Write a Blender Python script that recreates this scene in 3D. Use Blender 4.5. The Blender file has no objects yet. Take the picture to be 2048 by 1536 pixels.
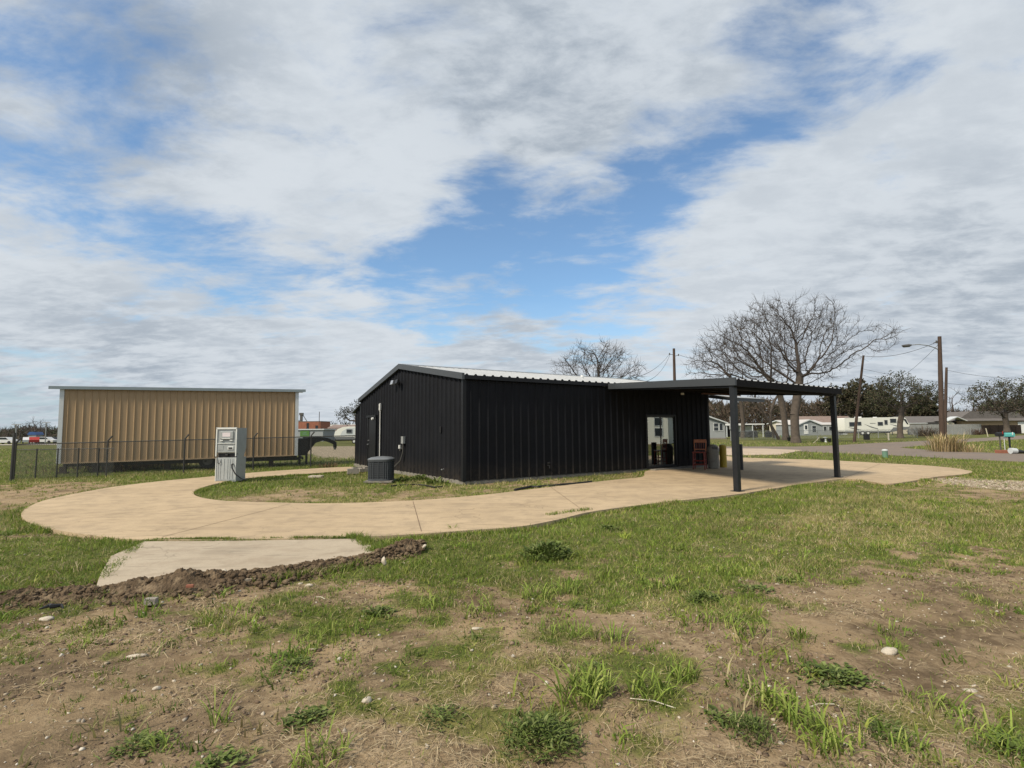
import bpy, bmesh, math, random
import numpy as np
from mathutils import Vector, Matrix, kdtree
random.seed(7); rng = np.random.default_rng(7)
sc = bpy.context.scene
COL = sc.collection
# ------------------------------------------------------------ camera numbers
FPX = 1055.0; PITCH = math.atan(91/1055); RHO = .0077; HC = 1.6
U0 = np.array([0, -math.sin(PITCH), math.cos(PITCH)]); FW = np.array([0, math.cos(PITCH), math.sin(PITCH)])
RT = math.cos(RHO)*np.array([1., 0, 0]) - math.sin(RHO)*U0
UP = math.sin(RHO)*np.array([1., 0, 0]) + math.cos(RHO)*U0
CP = np.array([0, 0, HC])
def ray(px, py): return FW + RT*(px-1024)/FPX + UP*(768-py)/FPX
def G(px, py, z=0.0):                      # ground point
    r = ray(px, py); p = CP + r*((z-HC)/r[2]); return Vector(p)
def D(px, py, y):                          # point at world depth y
    r = ray(px, py); return Vector(CP + r*(y/r[1]))
def sstep(a, b, x):
    t = np.clip((x-a)/(b-a), 0, 1); return t*t*(3-2*t)
def terr(x, y):
    x = np.asarray(x, float); y = np.asarray(y, float)
    return -sstep(0, 1, (-x-2)/18)*np.clip(y-45, 0, 200)*0.0095
def GD(px, y):                             # ground point under column px at depth y
    p = D(px, 860, y); return Vector((p.x, y, float(terr(p.x, y))))
# ------------------------------------------------------------ object helpers
def link(o, parent=None):
    COL.objects.link(o)
    if parent is not None: o.parent = parent
    return o
def tag(o, label=None, cat=None, group=None, kind=None):
    if label: o['label'] = label
    if cat: o['category'] = cat
    if group: o['group'] = group
    if kind: o['kind'] = kind
    return o
def thing(name, label, cat, loc=(0, 0, 0), rz=0.0, group=None):
    o = bpy.data.objects.new(name, None); o.empty_display_size = .3
    o.location = loc; o.rotation_euler = (0, 0, rz); link(o)
    return tag(o, label, cat, group)
def dup(root, loc, rz=0, label=None, scale=None):
    r = root.copy(); COL.objects.link(r); r.location = loc; r.rotation_euler = (0, 0, rz)
    if scale: r.scale = scale
    if label: r['label'] = label
    for ch in list(root.children):
        c = ch.copy(); COL.objects.link(c); c.parent = r
        for g in list(ch.children):
            d = g.copy(); COL.objects.link(d); d.parent = c
    return r
class MB:
    def __init__(s): s.v = []; s.f = []; s.smooth = False
    def add(s, vs, fs):
        n = len(s.v); s.v += [tuple(v) for v in vs]; s.f += [tuple(i+n for i in f) for f in fs]
    def box(s, c, d, rz=0.0, rx=0.0, ry=0.0, bev=0.0, M=None):
        bm = bmesh.new(); bmesh.ops.create_cube(bm, size=1)
        bmesh.ops.scale(bm, vec=d, verts=bm.verts)
        if bev > 0: bmesh.ops.bevel(bm, geom=bm.edges[:], offset=bev, segments=2, affect='EDGES', profile=.6)
        R = Matrix.Rotation(rz, 4, 'Z') @ Matrix.Rotation(ry, 4, 'Y') @ Matrix.Rotation(rx, 4, 'X')
        T = Matrix.Translation(c) @ R
        if M is not None: T = M @ T
        bm.verts.ensure_lookup_table()
        s.add([T @ v.co for v in bm.verts], [[v.index for v in f.verts] for f in bm.faces]); bm.free(); return s
    def b2(s, a, b, bev=0.0):
        return s.box([(a[i]+b[i])/2 for i in range(3)], [abs(b[i]-a[i]) for i in range(3)], bev=bev)
    def tube(s, pts, r, n=8, cap=True):
        pts = [Vector(p) for p in pts]; rs = r if isinstance(r, (list, tuple)) else [r]*len(pts)
        vs = []; fs = []; prev = None
        for i, p in enumerate(pts):
            t = (pts[min(i+1, len(pts)-1)]-pts[max(i-1, 0)]).normalized()
            if prev is None:
                a = Vector((0, 0, 1)) if abs(t.z) < .9 else Vector((1, 0, 0)); u = t.cross(a).normalized()
            else:
                u = (prev - t*prev.dot(t)).normalized()
            prev = u; w = t.cross(u)
            for k in range(n):
                an = 2*math.pi*k/n; vs.append(p + (u*math.cos(an)+w*math.sin(an))*rs[i])
        for i in range(len(pts)-1):
            for k in range(n):
                fs.append((i*n+k, i*n+(k+1) % n, (i+1)*n+(k+1) % n, (i+1)*n+k))
        if cap: fs.append(tuple(range(n))[::-1]); fs.append(tuple((len(pts)-1)*n+k for k in range(n)))
        s.add(vs, fs); return s
    def lathe(s, prof, n=24, c=(0, 0, 0)):
        vs = []; fs = []
        for r, z in prof:
            for k in range(n):
                a = 2*math.pi*k/n; vs.append((c[0]+r*math.cos(a), c[1]+r*math.sin(a), c[2]+z))
        for i in range(len(prof)-1):
            for k in range(n): fs.append((i*n+k, i*n+(k+1) % n, (i+1)*n+(k+1) % n, (i+1)*n+k))
        s.add(vs, fs); return s
    def prism(s, poly, axis, a, b):          # poly of 2-D points extruded along an axis
        n = len(poly)
        def mk(p, t):
            return {0: (t, p[0], p[1]), 1: (p[0], t, p[1]), 2: (p[0], p[1], t)}[axis]
        vs = [mk(p, a) for p in poly]+[mk(p, b) for p in poly]
        fs = [tuple(range(n))[::-1], tuple(range(n, 2*n))]+[(i, (i+1) % n, n+(i+1) % n, n+i) for i in range(n)]
        s.add(vs, fs); return s
    def build(s, name, m, parent=None, smooth=False, loc=None):
        me = bpy.data.meshes.new(name); me.from_pydata(s.v, [], s.f)
        if smooth: me.polygons.foreach_set('use_smooth', [True]*len(me.polygons))
        bm = bmesh.new(); bm.from_mesh(me); bmesh.ops.recalc_face_normals(bm, faces=bm.faces); bm.to_mesh(me); bm.free()
        me.materials.append(m); o = bpy.data.objects.new(name, me); link(o, parent)
        if loc is not None: o.location = loc
        return o
def np_mesh(name, V, F3, m, parent=None, col=None, smooth=False, colname='col'):
    me = bpy.data.meshes.new(name); V = np.ascontiguousarray(V, np.float32); F3 = np.ascontiguousarray(F3, np.int32)
    k = F3.shape[1]
    me.vertices.add(len(V)); me.vertices.foreach_set('co', V.ravel())
    me.loops.add(F3.size); me.loops.foreach_set('vertex_index', F3.ravel())
    me.polygons.add(len(F3)); me.polygons.foreach_set('loop_start', np.arange(0, F3.size, k, dtype=np.int32))
    me.polygons.foreach_set('loop_total', np.full(len(F3), k, np.int32))
    if smooth: me.polygons.foreach_set('use_smooth', np.ones(len(F3), bool))
    me.update(calc_edges=True)
    if col is not None:
        a = me.color_attributes.new(colname, 'FLOAT_COLOR', 'POINT')
        c = np.ones((len(V), 4), np.float32); c[:, :col.shape[1]] = col; a.data.foreach_set('color', c.ravel())
    me.materials.append(m); o = bpy.data.objects.new(name, me); return link(o, parent)
# ------------------------------------------------------------ numpy noise
def vnoise(x, y, seed=0):
    xi = np.floor(x).astype(np.int64); yi = np.floor(y).astype(np.int64); fx = x-xi; fy = y-yi
    fx = fx*fx*(3-2*fx); fy = fy*fy*(3-2*fy)
    def h(a, b):
        n = (a*374761393 + b*668265263 + seed*1442695041) & 0xffffffff
        n = ((n ^ (n >> 13))*1274126177) & 0xffffffff
        return ((n ^ (n >> 16)) & 0xffff)/65535.0
    return (h(xi, yi)*(1-fx)+h(xi+1, yi)*fx)*(1-fy)+(h(xi, yi+1)*(1-fx)+h(xi+1, yi+1)*fx)*fy
def fbm(x, y, sc_=1.0, o=4, seed=0):
    s = 0; a = .5; t = 0
    for i in range(o):
        s = s + a*vnoise(x*sc_+17*i, y*sc_-31*i, seed+i); t += a; a *= .5; sc_ *= 2.03
    return s/t
# ------------------------------------------------------------ materials
def newmat(name):
    m = bpy.data.materials.new(name); m.use_nodes = True; nt = m.node_tree; nt.nodes.clear()
    out = nt.nodes.new('ShaderNodeOutputMaterial'); return m, nt, out
class NB:
    def __init__(s, nt): s.nt = nt
    def n(s, t, **k):
        x = s.nt.nodes.new(t)
        for a, b in k.items(): setattr(x, a, b)
        return x
    def put(s, sock, v):
        if isinstance(v, bpy.types.NodeSocket): s.nt.links.new(v, sock)
        else: sock.default_value = v
    def m(s, op, a, b=0.0, c=None, clamp=False):
        x = s.n('ShaderNodeMath', operation=op, use_clamp=clamp); s.put(x.inputs[0], a); s.put(x.inputs[1], b)
        if c is not None: s.put(x.inputs[2], c)
        return x.outputs[0]
    def noise(s, vec, scale, detail=4, rough=.55, dist=0.0):
        x = s.n('ShaderNodeTexNoise'); x.inputs['Scale'].default_value = scale; x.inputs['Detail'].default_value = detail
        x.inputs['Roughness'].default_value = rough; x.inputs['Distortion'].default_value = dist
        if vec is not None: s.nt.links.new(vec, x.inputs['Vector'])
        return x.outputs['Fac']
    def mix(s, f, a, b, bt='MIX'):
        x = s.n('ShaderNodeMix', data_type='RGBA', blend_type=bt); s.put(x.inputs[0], f); s.put(x.inputs[6], a); s.put(x.inputs[7], b)
        return x.outputs[2]
    def ramp(s, f, lo, hi, a=0.0, b=1.0, smooth=True):
        x = s.n('ShaderNodeMapRange', interpolation_type='SMOOTHSTEP' if smooth else 'LINEAR')
        s.put(x.inputs[0], f); s.put(x.inputs[1], lo); s.put(x.inputs[2], hi); s.put(x.inputs[3], a); s.put(x.inputs[4], b)
        return x.outputs[0]
def rgba(c): return (c[0], c[1], c[2], 1.0)
def mat(name, c, rough=.7, var=.18, scale=3.0, bump=0.0, bscale=40.0, metal=0.0, dirt=None, spec=.5, streak=0.0, dust=0.0):
    m, nt, out = newmat(name); b = NB(nt)
    tc = b.n('ShaderNodeTexCoord').outputs['Object']
    f = b.noise(tc, scale, 5, .6); f2 = b.noise(tc, scale*9, 3, .6)
    k = b.m('ADD', b.m('MULTIPLY', f, .65), b.m('MULTIPLY', f2, .35))
    k = b.ramp(k, .3, .7, 1-var, 1+var, False)
    cc = b.n('ShaderNodeVectorMath', operation='SCALE'); cc.inputs[0].default_value = c; nt.links.new(k, cc.inputs['Scale'])
    col = cc.outputs[0]
    if dirt:
        dcol, amt = dirt
        dn = b.ramp(b.noise(tc, scale*1.7, 6, .65), .48, .68, 0, amt); col = b.mix(dn, col, rgba(dcol))
    if streak > 0:
        mp = b.n('ShaderNodeMapping'); mp.inputs['Scale'].default_value = (6, 6, .35); nt.links.new(tc, mp.inputs[0])
        sn = b.ramp(b.noise(mp.outputs[0], 1.6, 5, .6), .45, .75, 0, streak); col = b.mix(sn, col, rgba([min(1, x*2.4+.02) for x in c]))
    if dust > 0:
        sz_ = b.n('ShaderNodeSeparateXYZ'); nt.links.new(tc, sz_.inputs[0]); dz = b.m('MULTIPLY', b.ramp(sz_.outputs[2], .05, .75, 1, 0), b.ramp(b.noise(tc, 7, 5, .7), .35, .7, .1, dust)); col = b.mix(dz, col, rgba((.06, .048, .036)))
    p = b.n('ShaderNodeBsdfPrincipled'); b.put(p.inputs['Base Color'], col)
    p.inputs['Metallic'].default_value = metal; p.inputs['Specular IOR Level'].default_value = spec
    rr = b.ramp(f2, .3, .7, max(.05, rough-.08), min(1, rough+.08), False); nt.links.new(rr, p.inputs['Roughness'])
    if bump > 0:
        bp = b.n('ShaderNodeBump'); bp.inputs['Strength'].default_value = bump; bp.inputs['Distance'].default_value = .02
        nt.links.new(b.noise(tc, bscale, 4, .6), bp.inputs['Height']); nt.links.new(bp.outputs[0], p.inputs['Normal'])
    nt.links.new(p.outputs[0], out.inputs[0]); return m
def attrmat(name, rough=.8, trans=0.0, var=.15, scale=20.):
    m, nt, out = newmat(name); b = NB(nt)
    a = b.n('ShaderNodeAttribute'); a.attribute_name = 'col'
    p = b.n('ShaderNodeBsdfPrincipled'); p.inputs['Roughness'].default_value = rough; p.inputs['Specular IOR Level'].default_value = .2
    tc = b.n('ShaderNodeTexCoord').outputs['Object']
    k = b.ramp(b.noise(tc, scale, 3), .3, .7, 1-var, 1+var, False)
    cc = b.n('ShaderNodeVectorMath', operation='SCALE'); nt.links.new(a.outputs['Color'], cc.inputs[0]); nt.links.new(k, cc.inputs['Scale'])
    nt.links.new(cc.outputs[0], p.inputs['Base Color'])
    if trans > 0:
        t = b.n('ShaderNodeBsdfTranslucent'); nt.links.new(cc.outputs[0], t.inputs[0])
        mx = b.n('ShaderNodeMixShader'); mx.inputs[0].default_value = trans
        nt.links.new(p.outputs[0], mx.inputs[1]); nt.links.new(t.outputs[0], mx.inputs[2]); nt.links.new(mx.outputs[0], out.inputs[0])
    else: nt.links.new(p.outputs[0], out.inputs[0])
    return m
M = {}
M['blackmetal'] = mat('black painted metal', (.0135, .0144, .0172), .5, .2, 1.2, streak=.06, dirt=((.018, .018, .018), .25), spec=.04, dust=.5)
M['blackmetal2'] = mat('black painted trim', (.016, .017, .019), .4, .15, 2, spec=.15)
M['greytrim'] = mat('dark grey trim', (.045, .050, .055), .45, .12, 2)
M['post'] = mat('dark steel post', (.011, .013, .016), .42, .2, 2.5, dirt=((.05, .045, .04), .12), spec=.35)
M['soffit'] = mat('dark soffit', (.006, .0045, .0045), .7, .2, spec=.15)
M['purlin'] = mat('red oxide purlin', (.10, .04, .03), .6, .2)
M['galv'] = mat('galvalume roof', (.46, .47, .47), .38, .08, 1.0, metal=.35, dirt=((.35, .32, .28), .3))
M['concrete'] = None
M['found'] = mat('foundation concrete', (.20, .185, .16), .9, .3, 4, .5, 30, dirt=((.06, .05, .035), .6))
M['black'] = mat('black plastic', (.012, .012, .013), .5, .2)
M['blacksteel'] = mat('black trailer steel', (.011, .011, .012), .5, .3, dirt=((.05, .04, .03), .3))
M['rubber'] = mat('tyre rubber', (.018, .018, .018), .85, .2)
M['chrome'] = mat('brushed metal', (.55, .55, .55), .3, .1, metal=.8)
M['white'] = mat('white paint', (.72, .73, .72), .45, .06, 2, dirt=((.45, .42, .36), .25))
M['pvc'] = mat('white conduit', (.55, .55, .53), .5, .1)
M['wire'] = mat('wire', (.03, .03, .033), .6, .1)
M['tan'] = mat('tan metal panel', (.325, .228, .132), .5, .06, .8, spec=.3)
M['whitetrim'] = mat('white trim', (.5, .53, .54), .5, .08)
M['bluegrey'] = mat('blue grey fascia', (.20, .245, .265), .5, .1)
M['kiosk'] = mat('grey cabinet', (.36, .385, .385), .42, .10, 3, dirt=((.22, .22, .20), .3))
M['kiosk2'] = mat('grey moulded front', (.29, .31, .31), .4, .15, 6)
M['kiosklight'] = mat('pale cabinet edge', (.62, .64, .62), .4, .08)
M['ac'] = mat('grey condenser', (.055, .062, .07), .5, .15, 5)
M['acfin'] = mat('condenser coil', (.022, .025, .03), .6, .2, 20)
M['actop'] = mat('condenser lid', (.13, .14, .15), .45, .1)
M['redchair'] = mat('red painted wood', (.17, .022, .012), .45, .25, 6)
M['chairback'] = mat('orange wood', (.33, .11, .045), .5, .25, 8)
M['binbeige'] = mat('beige bin', (.20, .185, .155), .65, .15, 4, dirt=((.1, .08, .06), .4))
M['yellow'] = mat('yellow paint', (.38, .27, .02), .5, .15, 4, dirt=((.18, .12, .03), .4))
M['brick'] = mat('red brick', (.26, .10, .06), .85, .25, 3)
M['block'] = mat('concrete block', (.26, .235, .20), .95, .25, 8, .6, 60)
M['wood'] = mat('weathered pole wood', (.055, .034, .024), .85, .3, 6, .4, 30, streak=.2)
M['woodd'] = mat('dark fence wood', (.045, .03, .022), .9, .3, 4)
M['bark'] = mat('grey brown bark', (.085, .068, .055), .95, .35, 3, .8, 12)
M['twig'] = mat('bare twigs', (.060, .049, .043), .95, .25, 2)
M['fencepost'] = mat('dark fence post', (.035, .034, .032), .6, .2)
M['rail'] = mat('fence rail', (.075, .07, .062), .5, .2)
M['galvpost'] = mat('galvanised post', (.25, .26, .26), .5, .15)
M['greysiding'] = mat('grey siding', (.26, .28, .29), .7, .08, 2)
M['cream'] = mat('cream wall', (.50, .46, .36), .75, .08, 1)
M['tanwall'] = mat('tan siding', (.36, .26, .16), .75, .1, 1)
M['roofgrey'] = mat('shingle roof', (.12, .11, .105), .9, .2, 2)
M['roofbrown'] = mat('brown roof', (.20, .15, .13), .9, .2, 2)
M['rooflight'] = mat('light roof', (.46, .44, .42), .7, .1, 2)
M['greyfence'] = mat('grey metal panel fence', (.22, .225, .22), .6, .1, 1, streak=.1)
M['rvwhite'] = mat('white trailer shell', (.70, .70, .64), .35, .05, 1)
M['rvgrey'] = mat('grey trailer graphic', (.16, .165, .17), .4, .1)
M['green'] = mat('green sign', (.06, .15, .03), .6, .15, 2)
M['pedgreen'] = mat('green utility pedestal', (.12, .22, .16), .6, .12)
M['teal'] = mat('teal mailbox', (.09, .36, .34), .45, .12)
M['carred'] = mat('red car paint', (.35, .03, .02), .3, .05)
M['carwhite'] = mat('white car paint', (.6, .6, .6), .3, .05)
M['carblue'] = mat('blue car paint', (.03, .08, .22), .3, .05)
M['carglass'] = mat('dark car glass', (.02, .025, .03), .1, .05)
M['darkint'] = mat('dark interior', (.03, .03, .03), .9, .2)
M['lit_wall'] = mat('grey lit interior panel', (.17, .165, .15), .8, .15, 2)  # lighter than the dark interior: light on the wall put into the colour
M['sign'] = mat('pale label', (.6, .55, .57), .6, .15, 10)
M['hose'] = mat('black drain hose', (.01, .01, .01), .55, .2)
M['stone'] = mat('pale limestone', (.46, .41, .33), .9, .2, 12, .6, 30, dirt=((.22, .16, .11), .5))
M['clod'] = mat('dark clay clod', (.115, .083, .054), 1, .5, 5, 1.0, 60, dirt=((.25, .19, .125), .9), spec=.05)
M['pebble'] = attrmat('pebbles', .9)
M['grassblade'] = attrmat('grass blades', .6, .3, .12)
M['straw'] = attrmat('straw', .8, 0, .15)
M['leafattr'] = attrmat('tree leaves', .7, .15, .2, 3)
M['dryreed'] = attrmat('dry reed', .8, .2, .12)
M['brush'] = attrmat('far woodland', .95, 0, .25, .6)

# ------------------------------------------------------------ ground control map (world-space)
CT = """60,1100,.9,.2;150,1130,.85,.2;40,1160,.7,.3;20,1250,.35,.3;150,1290,.25,.35;230,1120,.8,.2;10,1060,.6,.4
110,982,.25,.7;40,990,.15,.75;200,970,.3,.6;20,950,1,.1;200,952,.9,.2;400,945,1,.1;600,930,1,.1;680,925,1,.1
420,985,.9,.15;450,975,.9,.2;550,962,.8,.25;600,985,.35,.8;520,998,.35,.8;700,960,.8,.3;800,972,.6,.5;900,985,.5,.75;1100,967,.35,.7;1200,952,.6,.5;700,995,.5,.7;800,995,.4,.8
100,1400,.02,.35;300,1300,.12,.4;200,1500,.02,.3;450,1420,.06,.5;500,1250,.2,.5;650,1230,.5,.3;600,1330,.2,.7;700,1400,.35,.3;650,1500,.1,.7;850,1500,.05,.8;900,1300,.4,.4;450,1200,.15,.4;350,1250,.2,.4
900,1200,.5,.3;870,1120,.8,.1;1000,1080,.9,.1;1100,1150,.7,.2;1100,1250,.45,.4;1250,1180,.6,.3;1250,1260,.25,.7;1400,1120,.8,.2;1300,1050,.9,.2;760,1080,1,0;1050,1060,1,0;700,1180,.2,.4
1500,1030,.85,.4;1700,1040,.75,.8;1900,1050,.8,.7;1600,1100,.7,.4;1900,1120,.4,.4;1800,1180,.15,.4;1950,1230,.12,.4;1650,1230,.02,.7;1700,1290,.15,.5;1480,1000,1,.1;1600,985,.95,.3;1750,990,.85,.6
1900,1330,.12,.5;1850,1420,.25,.6;1600,1350,.3,.6;1450,1400,.3,.6;1300,1350,.4,.4;1200,1300,.35,.5;1100,1420,.25,.4;1000,1480,.3,.5;1500,1500,.12,.8;1750,1500,.2,.7;1980,1490,.4,.5
2000,1010,.6,.6;1950,968,.1,.5;2020,985,.2,.6;1880,968,.5,.6;2040,960,.5,.6;1900,930,.85,.4;2000,935,.8,.5;1600,910,.95,.2;1720,918,.9,.2;1990,890,1,0;2040,885,1,0;1850,903,.7,.5;1600,880,.9,.3;1450,885,.8,.4;1750,876,.9,.3;1950,872,.9,.3
60,895,1,.1;300,900,.9,.1;650,885,.8,.3"""
cts = np.array([[float(a) for a in q.split(',')] for l in CT.split('\n') for q in l.split(';')])
cw = np.array([[*G(a, b)][:2] for a, b in cts[:, :2]])
cq = np.stack([np.arctan2(cw[:, 0], cw[:, 1])*1.4, np.log(np.maximum(cw[:, 1], .5))], 1)
def groundmap(x, y):
    x = np.asarray(x, float).ravel(); y = np.asarray(y, float).ravel()
    out = np.zeros((len(x), 2)); CH = 20000
    for i in range(0, len(x), CH):
        xx = x[i:i+CH]; yy = np.maximum(y[i:i+CH], .6)
        q = np.stack([np.arctan2(xx, yy)*1.4, np.log(yy)], 1)
        d2 = ((q[:, None, :]-cq[None])**2).sum(2); w = 1/(d2+1e-3)**1.6
        out[i:i+CH, 0] = (w*cts[:, 2]).sum(1)/w.sum(1)
        out[i:i+CH, 1] = (w*cts[:, 3]).sum(1)/w.sum(1)
    return out[:, 0], out[:, 1]
def green_at(x, y):
    g, s = groundmap(x, y)
    n = fbm(x, y, 1.3, 4, 3)*.45 + fbm(x, y, 4.5, 4, 9)*.55
    gg = sstep(.16, .80, g + (n-.5)*1.85 + .09)
    ns = fbm(x, y, 2.3, 4, 21)
    ss = sstep(.35, .75, s + (ns-.5)*1.3)
    return gg, ss
# slabs in plan -------------------------------------------------
def smooth_poly(pts, keep=()):
    out = []; n = len(pts)
    for i in range(n):
        p0, p1, p2, p3 = (Vector(pts[(i+k-1) % n]) for k in range(4))
        for t in (0, .25, .5, .75):
            if i in keep: out.append(p1.lerp(p2, t)); continue
            a = 2*p1; b = p2-p0; c = 2*p0-5*p1+4*p2-p3; d = -p0+3*p1-3*p2+p3
            out.append(.5*(a+b*t+c*t*t+d*t*t*t))
    return out
drive_px = [(702,941),(640,945.5),(575,950),(520,954),(475,959),(425,969),(395,979),(387,986),(396,993),(430,999.5),(480,1003),(560,1005),(640,1006.5),(730,1005),(830,1000.5),(920,993.7),(998,986),(1115,972),(1232,959),(1286,953),(1292,942),(1340,934),(1417,910),(1453,912),(1484,915),(1575,917.8),(1660,920.3),(1760,926),(1846,930.5),(1912,936.4),(1944,942),(1930,948),(1880,952.5),(1846,958),(1804,965),(1770,967),(1728,961),(1690,957.5),(1640,963),(1560,975),(1470,989),(1330,1004),(1190,1022),(1120,1038),(1045,1052),(940,1060),(860,1066),(720,1073.5),(500,1078),(285,1079),(200,1072),(120,1061),(70,1049),(46,1036),(44,1024),(60,1012),(98,998),(176,982),(234,972.4),(332,961),(400,955),(475,947.5),(575,940),(705,933.5)]
apron_px = [(289,1082.5),(500,1081),(722,1077),(740,1088),(752,1108),(700,1128),(560,1150),(400,1170),(190,1180),(200,1150),(222,1112)]
far_px = [(1440,911),(1560,909.3),(1598,902),(1605,900.5),(1530,897.5),(1440,897)]
road_px = [(2300,941),(2048,924),(1897,917),(1829,912.7),(1728,907.9),(1660,906),(1599,902.5),(1440,900.5),(1300,900),(1300,893.8),(1440,893.2),(1592,893.2),(1660,891.5),(1728,887.3),(1863,881),(1982,875),(2048,870.5),(2048,878),(1948,883.5),(1880,888.5),(1799,895.5),(1850,899.5),(1919,903.4),(2048,908),(2300,918)]
def plan(pxs, z): return [tuple(G(a, b, z))[:2] for a, b in pxs]
drive = [tuple(p) for p in smooth_poly([(*q, 0) for q in plan(drive_px, .04)], keep=(29, 63))]
drive = [p[:2] for p in drive]
apron = plan(apron_px, .03)
def inpoly(x, y, poly):
    x = np.asarray(x, float); y = np.asarray(y, float); c = np.zeros(x.shape, bool); n = len(poly)
    for i in range(n):
        x1, y1 = poly[i]; x2, y2 = poly[(i+1) % n]
        if y1 == y2: continue
        m = ((y1 > y) != (y2 > y)) & (x < (x2-x1)*(y-y1)/(y2-y1)+x1); c ^= m
    return c
road = plan(road_px, 0); fard = plan(far_px, 0)
TH = math.radians(33.855); C0 = Vector((-1.449, 15.704, 0)); E1 = Vector((math.cos(TH), math.sin(TH), 0)); E2 = Vector((-math.sin(TH), math.cos(TH), 0))
bfoot = [tuple(C0+E1*a+E2*b)[:2] for a, b in ((-.03, -.03), (11.7, -.03), (11.7, 10.2), (-.03, 10.2))]
gravel = [tuple(p)[:2] for p in (GD(585, 46), G(600, 903), G(640, 915), G(700, 917), G(770, 912), GD(800, 60), GD(600, 62))]
gravel_r = plan([(1860, 958), (1920, 954), (2060, 962), (2200, 972), (2200, 985), (2000, 978), (1900, 968)], 0)
farroad = [tuple(p)[:2] for p in (GD(-900, 78), GD(-900, 95), GD(200, 105), GD(640, 112), GD(640, 104), GD(200, 92))]
# ground sheet ---------------------------------------------------
xs = np.concatenate([-np.geomspace(900, 16, 45), np.arange(-15.9, 16, .115), np.geomspace(16, 900, 45)])
yl = [-30, -15, -8, -4, -2, -.5, .5, 1.0, 1.4]; 
while yl[-1] < 1500: yl.append(yl[-1]+max(.05, .0115*yl[-1]) if yl[-1] < 30 else yl[-1]*1.05)
ys = np.array(yl)
XX, YY = np.meshgrid(xs, ys)
gx = XX.ravel(); gy = YY.ravel()
gg, ss = green_at(gx, gy)
slabm = inpoly(gx, gy, drive) | inpoly(gx, gy, apron)
rel = (fbm(gx, gy, .9, 4, 5)-.5)*.10*np.clip(1-gy/22, .15, 1) + (fbm(gx, gy, 6, 3, 6)-.5)*.022
gz = terr(gx, gy) + np.minimum(rel-.02, .02)
gz = np.where(slabm, -.03, gz)
# low mound of dirt where the topsoil was pushed up (bottom centre right)
gz += .06*np.exp(-(((gx-1.9)/.9)**2+((gy-4.3)/.7)**2)) + .05*np.exp(-(((gx-3.9)/1.2)**2+((gy-5.3)/.8)**2))
gz = np.where((gy > 24), terr(gx, gy)-.01, gz)
def gh(x, y):   # approximate ground height for scattering
    r = (fbm(x, y, .9, 4, 5)-.5)*.10*np.clip(1-y/22, .15, 1) + (fbm(x, y, 6, 3, 6)-.5)*.022
    z = terr(x, y)+np.minimum(r-.02, .02)
    z = z + .06*np.exp(-(((x-1.9)/.9)**2+((y-4.3)/.7)**2)) + .05*np.exp(-(((x-3.9)/1.2)**2+((y-5.3)/.8)**2))
    return np.where(y > 24, terr(x, y)-.01, z)
DZ = [(200,1480,.8,1),(60,1360,.9,.8),(420,1400,.5,.7),(760,1350,.45,.9),(350,1250,.6,.5),(1000,1400,.35,.6),(1330,1260,.5,.5),(1900,1200,1.1,.8),(1850,1300,.7,.6),(1250,1480,.3,.7),(1430,1330,.35,.7),(1700,1440,.35,.6),(1150,1500,.25,.6)]
dk = np.zeros(len(gx))
for a_, b_, r_, w_ in DZ:
    c_ = G(a_, b_); dk = np.maximum(dk, w_*np.exp(-(((gx-c_.x)/r_)**2+((gy-c_.y)/(r_*.75))**2)))
dk = np.clip(dk*(.55+.9*fbm(gx, gy, 2.2, 4, 131)), 0, 1)
grv = (inpoly(gx, gy, gravel) | inpoly(gx, gy, gravel_r)).astype(float)
ny, nx = XX.shape
idx = np.arange(ny*nx).reshape(ny, nx)
F = np.stack([idx[:-1, :-1], idx[:-1, 1:], idx[1:, 1:], idx[1:, :-1]], -1).reshape(-1, 4)
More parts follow.
